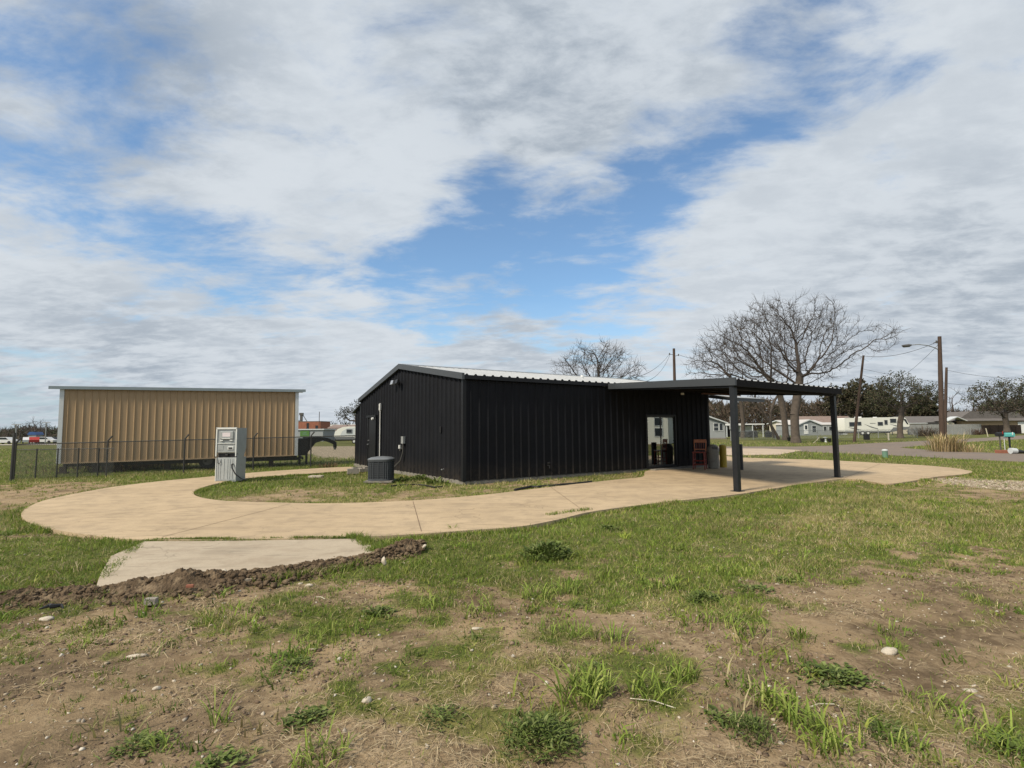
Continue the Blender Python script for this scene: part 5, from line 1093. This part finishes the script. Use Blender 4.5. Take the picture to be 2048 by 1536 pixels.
o = np_mesh('grass', np.concatenate(VV), np.concatenate(QQ), M['grassblade'], col=np.concatenate(CC)); tag(o, 'short patchy green and dry grass over the lawn and bare lot', 'grass', kind='stuff')
# straw litter lying flat
x, y = scatter_wedge(170000, 1.8, 9.5, rs); g, s = green_at(x, y); k = (rs.random(len(x)) < .06+.75*s*(1-.5*g)*sstep(.35, .65, fbm(x, y, 2.0, 4, 77))) & offslab(x, y)
x, y = x[k], y[k]; m = len(x); a = rs.random(m)*6.283; ln = .012+.05*rs.random(m)**2; d = np.stack([np.cos(a), np.sin(a), rs.normal(size=m)*.12], 1)*ln[:, None]; wd = np.stack([-np.sin(a), np.cos(a), np.zeros(m)], 1)*(.0008+.0004*y*rs.random(m))[:, None]
p = np.stack([x, y, gh(x, y)+.004+.012*rs.random(m)], 1); mid = p+np.stack([rs.normal(size=m)*.1, rs.normal(size=m)*.1, .1+.1*rs.random(m)], 1)*ln[:, None]
V = np.stack([p-d-wd, p-d+wd, mid+wd, mid-wd, p+d+wd*.6, p+d-wd*.6], 1).reshape(-1, 3); i = (np.arange(m)*6)[:, None]
Q = np.concatenate([i+np.array([[0, 1, 2, 3]]), i+np.array([[3, 2, 4, 5]])])
c = np.array([(.36, .28, .165), (.29, .22, .13), (.43, .35, .22), (.21, .155, .09)])[rs.integers(0, 4, m)]*(.7+.5*rs.random((m, 1)))
o = np_mesh('straw_litter', V, Q, M['straw'], col=np.repeat(c, 6, 0)); tag(o, 'dry straw and dead grass stems scattered over the bare soil', 'straw', kind='stuff')
# ico template
def ico(sub):
    bm = bmesh.new(); bmesh.ops.create_icosphere(bm, subdivisions=sub, radius=1); bm.verts.ensure_lookup_table()
    V = np.array([v.co[:] for v in bm.verts]); Fq = np.array([[v.index for v in f.verts] for f in bm.faces]); bm.free(); return V, Fq
I1, I1F = ico(1); I2, I2F = ico(2)
def rocks(P, S, rs, T, TF, rough=.25, flat=.6):
    n = len(P); k = len(T); nz = 1+rough*rs.normal(size=(n, k, 1)); q = rs.random(n)*6.283; sc3 = np.stack([.7+.6*rs.random(n), .7+.6*rs.random(n), flat*(.7+.6*rs.random(n))], 1)
    V = np.repeat(T[None], n, 0)*nz
    for _ in range(5):
        pl = rs.normal(size=(n, 1, 3)); pl /= np.linalg.norm(pl, axis=2, keepdims=True); dd = (V*pl).sum(2, keepdims=True)-(.55+.25*rs.random((n, 1, 1))); V = V-pl*np.maximum(dd, 0)
    V = V*1.25*sc3[:, None]*S[:, None, None]; c, s = np.cos(q)[:, None], np.sin(q)[:, None]; X_ = V[..., 0]*c-V[..., 1]*s; Y_ = V[..., 0]*s+V[..., 1]*c
    V = np.stack([X_, Y_, V[..., 2]], -1)+P[:, None]; return V.reshape(-1, 3), (TF[None]+(np.arange(n)*k)[:, None, None]).reshape(-1, 3), k
x, y = scatter_wedge(9000, 1.9, 11, rs); g, s = green_at(x, y); k = (rs.random(len(x)) < .25+.6*(1-g)) & offslab(x, y); x, y = x[k], y[k]; m = len(x)
S = .003+.011*rs.random(m)**5+.0005*y; P = np.stack([x, y, gh(x, y)+S*.2], 1); V, Fq, kk = rocks(P, S, rs, I1, I1F)
c = np.array([(.38, .33, .26), (.30, .25, .18), (.20, .15, .10), (.48, .44, .37)])[rs.integers(0, 4, m)]*(.8+.4*rs.random((m, 1)))
o = np_mesh('pebbles', V, Fq, M['pebble'], col=np.repeat(c, kk, 0)); tag(o, 'small pale pebbles scattered on the bare soil', 'pebbles', kind='stuff')
x, y = scatter_wedge(42000, 1.8, 9, rs); g, s = green_at(x, y); k = (rs.random(len(x)) < (1-g)*sstep(.35, .6, fbm(x, y, 1.6, 4, 88))) & offslab(x, y); x, y = x[k], y[k]; m = len(x)
S = .004+.013*rs.random(m)**4+.0004*y; P = np.stack([x, y, gh(x, y)+S*.1], 1); V, Fq, kk = rocks(P, S, rs, I1, I1F, .3)
c = np.array([(.17, .12, .08), (.12, .085, .058), (.23, .17, .12)])[rs.integers(0, 3, m)]*(.8+.4*rs.random((m, 1)))
o = np_mesh('soil_crumbs', V, Fq, M['pebble'], col=np.repeat(c, kk, 0)); tag(o, 'brown soil crumbs on the bare ground', 'soil', kind='stuff')
# gravel on the two gravel patches

bx = np.array(gravel_r); lo, hi = bx.min(0), bx.max(0); q = lo+(hi-lo)*rs.random((5000, 2)); k = inpoly(q[:, 0], q[:, 1], gravel_r); q = q[k]; m = len(q)
S = .012+.02*rs.random(m)**2; P = np.stack([q[:, 0], q[:, 1], gh(q[:, 0], q[:, 1])+.005], 1); V, Fq, kk = rocks(P, S, rs, I1, I1F)
c = np.array([(.38, .33, .26), (.32, .27, .2), (.24, .19, .14)])[rs.integers(0, 3, m)]*(.8+.4*rs.random((m, 1)))
o = np_mesh('gravel', V, Fq, M['pebble'], col=np.repeat(c, kk, 0)); tag(o, 'pale crushed limestone gravel at the end of the driveway', 'gravel', kind='stuff')
# pushed-up row of clay clods
ln_ = [G(*q) for q in ((-60, 1200), (40, 1190), (120, 1184), (200, 1180), (290, 1172), (380, 1166), (470, 1156), (560, 1146), (650, 1132), (730, 1118), (790, 1105), (850, 1096))]
acc = np.concatenate([[0], np.cumsum([(b-a).length for a, b in zip(ln_, ln_[1:])])]); LX = np.array([tuple(p) for p in ln_])
def onrow(s): return np.stack([np.interp(s, acc, LX[:, i]) for i in (0, 1)], 1)
Lrow = acc[-1]; n = 3600; s = rs.random(n)*Lrow; u = s/Lrow; ht = .045+.075*fbm(s, s*0, 1.6, 3, 90)+.07*np.exp(-((u-.95)/.06)**2)
ht = np.where(u < .3, ht*.55, ht)
t = rs.normal(size=n)*.95; c2 = onrow(s); wid = .17+.10*fbm(s, s*0, 1.1, 2, 91)
x = c2[:, 0]+rs.normal(size=n)*.02; y = c2[:, 1]-.10+t*wid; z = ht*np.exp(-(t/.75)**2)*(.8+.25*rs.random(n))+.004
S = .004+.030*rs.random(n)**4; S = np.where(u < .3, S*.7, S)
V, Fq, kk = rocks(np.stack([x, y, z], 1), S, rs, I2, I2F, .13, .7)
NS, NT = 1300, 90
ss_ = np.linspace(0, Lrow, NS); tt = np.linspace(-2.2, 2.2, NT); cc_ = onrow(ss_); hh_ = .045+.075*fbm(ss_, ss_*0, 1.6, 3, 90)+.07*np.exp(-((ss_/Lrow-.95)/.06)**2); hh_ = np.where(ss_/Lrow < .3, hh_*.5, hh_)
ww_ = .17+.10*fbm(ss_, ss_*0, 1.1, 2, 91); SG, TG = np.meshgrid(ss_, tt, indexing='ij')
RX = np.repeat(cc_[:, :1], NT, 1); RY = cc_[:, 1:2]-.10+TG*ww_[:, None]
fx, fy = RX.ravel(), RY.ravel(); big1 = fbm(fx, fy, 7, 2, 92); rg = 1-np.abs(2*fbm(fx, fy, 13, 3, 93)-1); cl_ = vnoise(fx*26, fy*26, 94)
bump_ = ((big1-.5)*.10+(rg-.7)*.07+(np.floor(cl_*4)/4-.4)*.022+(fbm(fx, fy, 60, 2, 95)-.5)*.022).reshape(RX.shape)
env_ = np.exp(-(TG/.85)**2); brk = (.45+1.1*fbm(fx, fy, 2.6, 3, 96)).reshape(RX.shape)
RZ = hh_[:, None]*env_*brk*1.05+bump_*(.25+.75*env_)-.012*np.abs(TG)**2
V2 = np.stack([fx, fy, RZ.ravel()], 1); id_ = np.arange(V2.shape[0]).reshape(NS, NT)
F2 = np.stack([id_[:-1, :-1], id_[1:, :-1], id_[1:, 1:], id_[:-1, 1:]], -1).reshape(-1, 4); F2 = np.concatenate([F2[:, [0, 1, 2]], F2[:, [0, 2, 3]]])
o = np_mesh('dirt_row', np.concatenate([V, V2]), np.concatenate([Fq, F2+len(V)]), M['clod']); tag(o, 'row of dark clay clods pushed up along the concrete apron', 'dirt', kind='stuff')
# individual stones
def stone(px, py, s_in, label, m_='stone', sh=(1, .8, .6), rz=0, lift=.3, name='stone', z=0):
    s = s_in*.72; r2 = np.random.default_rng(int(px*7+py)); V = I2*(1+.05*r2.normal(size=(len(I2), 1)))
    for _ in range(11):
        pl = r2.normal(size=3); pl /= np.linalg.norm(pl); dd = V@pl-r2.uniform(.45, .8); V = V-pl[None]*np.maximum(dd, 0)[:, None]
    V = V*1.15*np.array(sh)*s
    p = G(px, py, z); p.z = float(gh(np.array([p.x]), np.array([p.y]))[0]) + z + s*sh[2]*lift
    o = np_mesh(name, V, I2F, M[m_]); o.location = p; o.rotation_euler = (r2.uniform(-.2, .2), r2.uniform(-.2, .2), rz); tag(o, label, 'stone')
stone(768, 1126, .075, 'upright white stone standing in the dirt row near its right end', sh=(.6, .6, 1.1), lift=.5, z=.05)
stone(849, 1092, .05, 'grey stone on top of the right end of the dirt row', sh=(.8, .7, .9), z=.1)
stone(448, 1143, .07, 'pale angular stone on the dirt row against the apron', sh=(1.3, .9, .7), z=.08)
stone(463, 1148, .05, 'small white stone touching the pale angular one', sh=(.7, .6, .8), z=.07)
stone(327, 1185, .065, 'flat pale stone on the front slope of the dirt row', sh=(1.2, .8, .6))
stone(619, 1168, .055, 'cream stone in front of the middle of the dirt row', sh=(1.3, .9, .6))
stone(467, 1164, .045, 'pale stone just below the angular one on the dirt row', z=.02)
stone(600, 1163, .035, 'small pale stone left of the cream stone')
stone(75, 1187, .06, 'flat pale stone at the left end of the dirt row', sh=(1.4, .8, .4))
stone(148, 1192, .05, 'pale stone in the dirt row below the grass at left', sh=(1.3, .8, .5))
stone(92, 1232, .07, 'flat grey stone below the left end of the dirt row', sh=(1.3, .9, .4))
stone(276, 1308, .06, 'broken flat white stone on the bare soil at left', sh=(1.7, .7, .3))
stone(314, 1370, .035, 'small pale stone by a grass tuft at lower left')
stone(732, 1398, .045, 'white stone on bare soil at lower centre', sh=(1.1, .8, .6))
stone(957, 1257, .05, 'flat white stone among grass at centre', sh=(1.4, .7, .4))
stone(1775, 1301, .065, 'largest cream stone on the bare soil at right', sh=(1.4, .9, .5))
stone(1941, 1371, .045, 'flat cream stone lower right of the largest one', sh=(1.4, .8, .4))
stone(1948, 1362, .025, 'tiny white stone behind the flat cream stone')
stone(1890, 1357, .022, 'tiny pale stone left of the flat cream stone')
stone(628, 1290, .03, 'small white chip beside the weed patch left of centre', sh=(1.5, .8, .3))
p = G(302, 1208); w = MB(); w.box((0, 0, .025), (.10, .065, .06), rz=.15, bev=.005); o = w.build('paver_block', M['block']); o.location = p; tag(o, 'small grey paver block in front of the dirt row', 'block')
w = MB(); w.box((0, 0, .0), (.07, .03, .03), rz=.2, bev=.005); o = w.build('brick_piece', M['brick']); o.location = G(380, 1172, .05); tag(o, 'reddish brick fragment stuck in the dirt row', 'brick')
for px, py, L_, rz, lb in ((1305, 1412, .26, -.45, 'longest pale dead stick lying on straw at lower right'), (1640, 1410, .2, .25, 'short pale stick lying right of the tall grass clump'), (640, 1196, .14, -.5, 'short pale stick lying below the dirt row')):
    w = MB(); w.tube([(-L_/2, 0, 0), (0, .01, .01), (L_/2, 0, 0)], .0035, 5); o = w.build('stick', M['cream']); q = G(px, py); q.z = float(gh(np.array([q.x]), np.array([q.y]))[0])+.012; o.location = q; o.rotation_euler = (0, 0, rz); tag(o, lb, 'stick')
w = MB(); w.tube([(-.10, -.03, 0), (-.05, .03, .015), (0, -.02, .02), (.05, .03, .015), (.10, -.01, 0)], [.006, .018, .022, .016, .006], 7); o = w.build('plastic_scrap', M['black']); o.location = G(106, 1216, .02); tag(o, 'black plastic scrap in the dirt at the left', 'plastic scrap')

# weed clumps and tall grass tufts as individual plants
def strip(mb_v, mb_f, mb_c, base, az_, h, reach, w_, col, droop=.3, n=5, keel=0.25):
    d = np.array([math.cos(az_), math.sin(az_), 0]); s = np.array([-d[1], d[0], 0]); o = len(mb_v)
    for i in range(n+1):
        t = i/n; c = base + d*reach*t**1.25 + np.array([0, 0, h*(t-droop*t**3)]); ww = w_*(math.sin(math.pi*min(1, .22+.78*t))**.6 if t < 1 else 0.02)
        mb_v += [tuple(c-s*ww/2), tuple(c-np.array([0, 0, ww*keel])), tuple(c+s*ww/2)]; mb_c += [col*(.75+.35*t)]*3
    for i in range(n):
        a = o+3*i; mb_f += [(a, a+1, a+4, a+3), (a+1, a+2, a+5, a+4)]
def mk_tuft(seed, n, h, spread, w_, cols):
    r2 = np.random.default_rng(seed); v, f, c = [], [], []
    for _ in range(n):
        cen = r2.normal(size=2)*spread*.42; hh = h*(.45+.75*r2.random()); aa = r2.random()*6.283
        cen = np.clip(cen, -spread*.55, spread*.55); strip(v, f, c, np.array([cen[0], cen[1], -.01]), aa, hh, hh*(.25+.75*r2.random()), w_*(.6+.7*r2.random()), cols[r2.integers(len(cols))]*(.75+.5*r2.random()), .2+.4*r2.random())
    return np.array(v), np.array(f), np.array(c)
def mk_rosette(seed, n, r, w_, cols, lift=.35):
    r2 = np.random.default_rng(seed); v, f, c = [], [], []
    for _ in range(n):
        cen = np.clip(r2.normal(size=2)*r*.55, -r*1.1, r*1.1); aa = math.atan2(cen[1], cen[0])+r2.normal()*1.5; L_ = r*(.12+.26*r2.random())
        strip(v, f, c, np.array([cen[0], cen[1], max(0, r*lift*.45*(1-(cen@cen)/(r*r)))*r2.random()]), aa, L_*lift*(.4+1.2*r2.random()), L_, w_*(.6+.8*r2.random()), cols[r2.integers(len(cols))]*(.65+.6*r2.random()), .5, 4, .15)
    return np.array(v), np.array(f), np.array(c)
TG_ = np.array([(.19, .265, .045), (.245, .32, .06), (.14, .20, .035), (.30, .34, .09)]); RG = np.array([(.125, .175, .04), (.16, .21, .05), (.09, .13, .033), (.20, .24, .08)])
def plant(name, px, py, geo, label, cat, rz=0, group=None, mt='grassblade'):
    V, Fq, c = geo; o = np_mesh(name, V, Fq, M[mt], col=c); q = G(px, py); q.z = float(gh(np.array([q.x]), np.array([q.y]))[0]); o.location = q; o.rotation_euler = (0, 0, rz); tag(o, label, cat, group)
tufts = [(1160,1400,70,.20,.26,.010,'large bright tuft of broad grass at lower centre right'),(1185,1385,40,.16,.2,.010,'smaller grass tuft touching the large one at lower centre'),(1300,1390,60,.15,.26,.009,'wide leaning grass tuft right of the large bright tuft'),(1370,1360,34,.13,.16,.009,'grass tuft at the right end of the wide leaning one'),
 (1560,1420,60,.16,.24,.010,'dense grass clump above the long sprawling tuft'),(1610,1455,44,.15,.2,.010,'long tuft sprawling right below the dense clump'),(1660,1490,44,.14,.2,.010,'low tuft at the lower end of the sprawling row'),(1530,1395,24,.13,.12,.009,'thin upright blades behind the dense clump'),
 (860,1215,40,.14,.24,.009,'pale tuft standing right of the broadleaf weed at centre'),(960,1225,40,.14,.26,.009,'twin tuft with seed stems right of the pale one'),(1075,1190,60,.15,.34,.009,'yellow green tuft below the big leafy weed'),(1130,1180,36,.14,.24,.009,'tuft with tall stems right of the yellow green one'),
 (1320,1165,50,.12,.38,.010,'row of arching blades left of the round leafy weed'),(1345,1172,30,.12,.16,.010,'single bright tuft at the right end of the arching row'),(1440,1255,50,.13,.28,.008,'pale green tuft in the middle of the bare patch'),(1500,1275,36,.12,.26,.008,'loose tuft right of the pale green tuft'),
 (1600,1285,30,.14,.16,.008,'thin upright tuft at the edge of the bare mound'),(1230,1280,34,.13,.22,.008,'slender tuft below the centre right soil patch'),(1160,1265,34,.13,.26,.008,'small tuft left of the slender one'),(1100,1260,24,.10,.18,.008,'short tuft near the small dark weed at centre'),
 (670,1150,30,.11,.2,.008,'yellowish tuft in front of the dirt row'),(790,1085,70,.14,.34,.009,'bright grass mound at the right corner of the apron'),(830,1080,40,.12,.26,.009,'grass tuft by the driveway joint'),(905,1060,26,.12,.16,.008,'thin tuft poking over the driveway edge'),
 (1150,1045,50,.10,.4,.009,'grass tuft on the slab edge left of the near post'),(1340,1060,70,.10,.5,.008,'wide pale tuft in the lawn at centre right'),(1360,1095,40,.10,.3,.009,'yellow green tuft in the lawn below the wide pale one'),(1450,1140,50,.10,.42,.009,'tuft row above the round leafy weed'),
 (640,1260,50,.10,.36,.007,'low feathery tuft left of centre'),(600,1290,40,.08,.3,.007,'feathery patch below the low tuft left of centre'),(510,1255,20,.09,.12,.007,'small upright tuft at left centre'),(440,1440,14,.16,.10,.007,'lone tall blades at lower left'),(640,1510,60,.12,.24,.008,'thick tuft cut by the lower picture edge'),
 (1780,1260,26,.10,.24,.007,'thin tuft on the bare ground at right'),(1920,1430,36,.12,.3,.008,'loose tuft at lower right'),(1850,1390,24,.11,.2,.008,'small tuft left of the loose one at lower right'),(2020,1480,60,.12,.26,.008,'dark thick tuft at the right picture edge'),(1830,1500,40,.10,.2,.008,'dark tuft near the bottom right corner'),
 (200,1265,30,.07,.22,.007,'low dark tuft on the bare soil at far left'),(330,1495,20,.10,.12,.007,'faint thin tuft at the lower left'),(1650,1055,60,.08,.5,.009,'olive tuft in the right lawn'),(1480,1070,60,.09,.5,.009,'dark green tuft in the lawn below the near post')]
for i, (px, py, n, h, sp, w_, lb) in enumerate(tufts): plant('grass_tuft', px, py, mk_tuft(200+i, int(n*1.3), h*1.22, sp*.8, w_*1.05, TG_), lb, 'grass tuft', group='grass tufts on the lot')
ros = [(1095,1108,300,.27,.05,'largest dark leafy weed clump in the lawn',1.0),(1217,1058,110,.17,.035,'dark leafy weed between the slab edge and the lawn',.8),(1410,1200,170,.15,.03,'round dark leafy weed in the bare patch',.8),(1515,1180,60,.15,.035,'flat grey green weed right of the round weed',.4),(1570,1160,60,.13,.035,'flat grey green weed behind its neighbour',.4),
 (1650,1345,110,.17,.04,'dark broadleaf weed at right with round leaves',.45),(1700,1352,60,.13,.03,'trailing end of the broadleaf weed at right',.4),(755,1222,80,.13,.03,'dark leafy weed left of the pale tuft',.8),(615,1430,60,.12,.035,'flat rosette weed at lower left centre',.5),(1085,1470,260,.18,.018,'feathery grey green weed at the bottom centre',.8),(1500,1465,170,.12,.012,'fine leaved bushy weed below the dense clump',1.1),
 (1765,1455,150,.13,.015,'flat clover patch at lower right',.35),(280,1490,90,.12,.022,'dark weed patch at the lower left',.5),(590,1325,90,.12,.02,'small pale weed rosette left of centre',.5),(440,1525,60,.12,.03,'weed rosette on the bottom edge at left',.5),(560,1305,50,.10,.028,'rosette weed beside the feathery patch',.4),(1018,1058,70,.12,.03,'small dark weed touching the driveway edge',.9),(1185,1335,40,.08,.02,'small weed on bare soil right of centre',.6),
 (880,1430,60,.12,.02,'thin weed on straw at lower centre',.5),(2040,1500,60,.14,.03,'dark weed in the bottom right corner',.7),(1160,1205,30,.08,.03,'grey green rosette near the yellow green tuft',.4),(1440,1440,40,.10,.03,'scattered dark leaves left of the bushy weed',.6)]
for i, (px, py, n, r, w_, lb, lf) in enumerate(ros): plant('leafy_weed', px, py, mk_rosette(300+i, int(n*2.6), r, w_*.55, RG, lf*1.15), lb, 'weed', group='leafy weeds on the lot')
for i, (px, py, n, r, lb) in enumerate(((840, 958, 160, .34, 'dark weed growing against the foundation of the gable wall'), (808, 963, 90, .28, 'low weed right of the air conditioner by the wall'), (872, 966, 120, .3, 'low weed near the building corner'))): plant('leafy_weed', px, py, mk_rosette(340+i, n, r, .06, RG, 1.1), lb, 'weed', group='leafy weeds by the gable wall')
# tall dry grass at the pole, bush by the fence, dead brush under the shed
def reeds(name, label, q, n, h, spread, w_, cols, seed, cat, leanx=0, up=1.0):
    r2 = np.random.default_rng(seed); v, f, c = [], [], []
    for _ in range(n):
        cen = r2.normal(size=2)*spread*.45; aa = math.atan2(cen[1], cen[0]+leanx)+r2.normal()*.7; hh = h*(.35+.75*r2.random())
        strip(v, f, c, np.array([cen[0], cen[1], -.02]), aa, hh, hh*(.1+.55*r2.random())*up, w_*(.5+r2.random()), cols[r2.integers(len(cols))]*(.75+.5*r2.random()), .1+.35*r2.random(), 4)
    o = np_mesh(name, np.array(v), np.array(f), M['dryreed'], col=np.array(c)); o.location = q; tag(o, label, cat)
RD = np.array([(.46, .35, .19), (.38, .28, .15), (.52, .42, .25), (.22, .2, .08)])
reeds('dry_grass_clump', 'tall straw coloured grass clump around the foot of the street lamp pole', G(1891, 903), 620, 1.45, .80, .03, RD, 401, 'dry grass', .2)
reeds('dry_grass_clump', 'thin dry stems standing right of the tall straw clump', G(1935, 904), 120, .8, .7, .03, RD, 402, 'dry grass')
reeds('bare_bush', 'grey brown leafless bush in front of the metal panel fence', GD(1852, 84), 500, 2.1, 1.5, .035, np.array([(.10, .08, .065), (.14, .11, .085)]), 403, 'bush', 0, 1.3)
reeds('bare_bush', 'small reddish leafless bush at the right end of the metal fence', GD(1953, 96), 260, 1.5, 1.0, .04, np.array([(.14, .075, .055), (.12, .09, .07)]), 404, 'bush')
q = G(222, 938)+Vector((.2, .9, 0)); reeds('brush_pile', 'heap of dead reddish brown brush under the tan shed', q, 1500, .62, 2.6, .018, np.array([(.13, .075, .05), (.09, .06, .045), (.17, .11, .075)]), 405, 'brush pile', 0, 2.2)
reeds('dry_weed', 'low reddish dry weed beside the driveway in the gap', G(655, 934), 120, .28, .7, .02, np.array([(.2, .12, .07), (.14, .10, .06)]), 406, 'dry weed')
w = MB(); w.add([(-.22, 0, 0), (0, 0, .05), (.22, .02, 0), (0, .12, .02), (0, -.2, 0)], [(0, 3, 1), (1, 3, 2), (0, 1, 4), (1, 2, 4)]); o = w.build('bird', M['black']); o.location = D(1917, 692, 70); tag(o, 'tiny dark bird flying right of the street lamp pole', 'bird')
# under-shed darkness comes from the real trailer deck; nothing else needed

# ------------------------------------------------------------ world: Nishita sky with procedural cloud cover
sun_dir = Vector((-.55, -.44, .71)).normalized()
elev = math.asin(sun_dir.z); azm = math.atan2(sun_dir.x, sun_dir.y)
wd = bpy.data.worlds.new('World'); sc.world = wd; wd.use_nodes = True; nt = wd.node_tree; nt.nodes.clear(); b = NB(nt)
out = nt.nodes.new('ShaderNodeOutputWorld'); bg = nt.nodes.new('ShaderNodeBackground'); nt.links.new(bg.outputs[0], out.inputs[0])
sky = nt.nodes.new('ShaderNodeTexSky'); sky.sky_type = 'NISHITA'; sky.sun_disc = False; sky.sun_elevation = elev; sky.sun_rotation = azm; sky.air_density = 1.0; sky.dust_density = .6; sky.ozone_density = 1.6
tc = b.n('ShaderNodeTexCoord').outputs['Generated']; nrm = b.n('ShaderNodeVectorMath', operation='NORMALIZE'); nt.links.new(tc, nrm.inputs[0]); dv = nrm.outputs[0]
sp = b.n('ShaderNodeSeparateXYZ'); nt.links.new(dv, sp.inputs[0]); zz = b.m('MAXIMUM', sp.outputs[2], 0.0); zd = b.m('ADD', zz, .16)
cmb = b.n('ShaderNodeCombineXYZ'); nt.links.new(b.m('DIVIDE', sp.outputs[0], zd), cmb.inputs[0]); nt.links.new(b.m('DIVIDE', sp.outputs[1], zd), cmb.inputs[1]); uv = cmb.outputs[0]
rot = b.n('ShaderNodeMapping'); rot.inputs['Rotation'].default_value = (0, 0, .5); rot.inputs['Scale'].default_value = (1.0, 1.5, 1); nt.links.new(uv, rot.inputs[0]); uv = rot.outputs[0]
n1 = b.ramp(b.noise(uv, 2.3, 12, .60, .3), .30, .70, 0, 1, False); n2 = b.ramp(b.noise(uv, 8.0, 9, .64, .25), .30, .70, 0, 1, False); n3 = b.ramp(b.noise(uv, 3.4, 9, .62, .2), .3, .7, 0, 1, False); n0 = b.ramp(b.noise(uv, .8, 3, .5), .3, .7, 0, 1, False)
def blob(px, py, rad, amp):
    d = Vector(ray(px, py)).normalized(); dp = b.n('ShaderNodeVectorMath', operation='DOT_PRODUCT'); nt.links.new(dv, dp.inputs[0]); dp.inputs[1].default_value = d
    return b.ramp(dp.outputs['Value'], math.cos(math.radians(rad)), 1.0, 0, amp)
cov = None
for q in [(300,505,8,-.20),(420,520,8,-.22),(560,550,9,-.24),(700,570,8,-.22),(870,560,9,-.34),(960,440,8,-.26),(1040,390,7,-.16),(1150,560,9,-.32),(1050,600,7,-.2),(1210,430,9,-.26),(1330,350,7,-.24),(1470,320,7,-.2),(1570,220,7,-.16),(1600,80,8,-.18),(1700,150,7,-.12),(1850,200,7,-.16),(40,400,8,-.16),(200,440,8,-.12),(140,200,10,-.16),(270,60,8,-.12),(1330,500,6,-.1),(60,800,8,-.2),(1000,500,10,-.1),(1780,190,6,-.08),
          (650,250,17,.12),(800,360,9,.16),(1150,230,14,.16),(1450,160,8,.08),(560,430,8,.12),(1750,550,20,.26),(1500,480,11,.12),(250,650,14,.2),(600,680,14,.22),(20,500,8,.2),(1950,60,12,.1),(1900,350,14,.16),(1000,700,14,.12)]:
    v = blob(*q); cov = v if cov is None else b.m('ADD', cov, v)
dens = b.m('ADD', b.m('ADD', b.m('MULTIPLY', n1, .70), b.m('MULTIPLY', n2, .20)), cov)
cl = b.ramp(dens, -.02, .56, .03, 1.0)
lowband = b.ramp(zz, .0, .30, .45, 0)
cl = b.m('MAXIMUM', cl, lowband)
shade = b.ramp(b.m('ADD', b.m('MULTIPLY', n0, .3), b.m('ADD', b.m('MULTIPLY', n3, .45), b.m('MULTIPLY', n2, .25))), .30, .75)
darkb = None
for q in [(1100,230,12,.55),(950,120,12,.45),(1500,120,12,.3),(150,730,10,.4),(150,120,14,.45),(420,120,10,.25),(1000,690,10,.35),(1850,700,16,.35),(1950,500,12,.2),(1200,60,12,.3),(450,780,12,.3)]:
    v = blob(*q); darkb = v if darkb is None else b.m('ADD', darkb, v)
sh = b.m('MULTIPLY', b.m('ADD', b.m('MULTIPLY', shade, .75), .2), b.m('MINIMUM', b.m('ADD', darkb, .35), 1.0), clamp=True)
ccol = b.mix(sh, rgba((.70, .75, .80)), rgba((.34, .40, .475)))
skyc = b.n('ShaderNodeVectorMath', operation='SCALE'); nt.links.new(sky.outputs[0], skyc.inputs[0]); skyc.inputs['Scale'].default_value = .155
sat = b.mix(1.0, skyc.outputs[0], rgba((.84, 1.0, 1.06)), 'MULTIPLY')
hz = b.mix(b.ramp(zz, 0, .22, .75, 0), sat, rgba((.33, .45, .57)))
fin = b.mix(cl, hz, ccol)
nt.links.new(fin, bg.inputs[0]); bg.inputs[1].default_value = 1.0
# sun and camera
sl = bpy.data.lights.new('sun', 'SUN'); sl.energy = 4.8; sl.angle = math.radians(9); sl.color = (1, .89, .72); so = bpy.data.objects.new('sun', sl); COL.objects.link(so)
so.rotation_euler = sun_dir.to_track_quat('Z', 'Y').to_euler(); so.location = (-20, -10, 30)
cd = bpy.data.cameras.new('camera'); cam = bpy.data.objects.new('camera', cd); COL.objects.link(cam); cd.sensor_width = 36; cd.lens = 36*FPX/2048; cd.clip_end = 4000; cd.clip_start = .05
mw = Matrix.Identity(4)
for i in range(3): mw[i][0] = RT[i]; mw[i][1] = UP[i]; mw[i][2] = -FW[i]
mw[2][3] = HC; cam.matrix_world = mw; sc.camera = cam
sc.view_settings.view_transform = 'Standard'; sc.view_settings.look = 'None'; sc.view_settings.exposure = 0
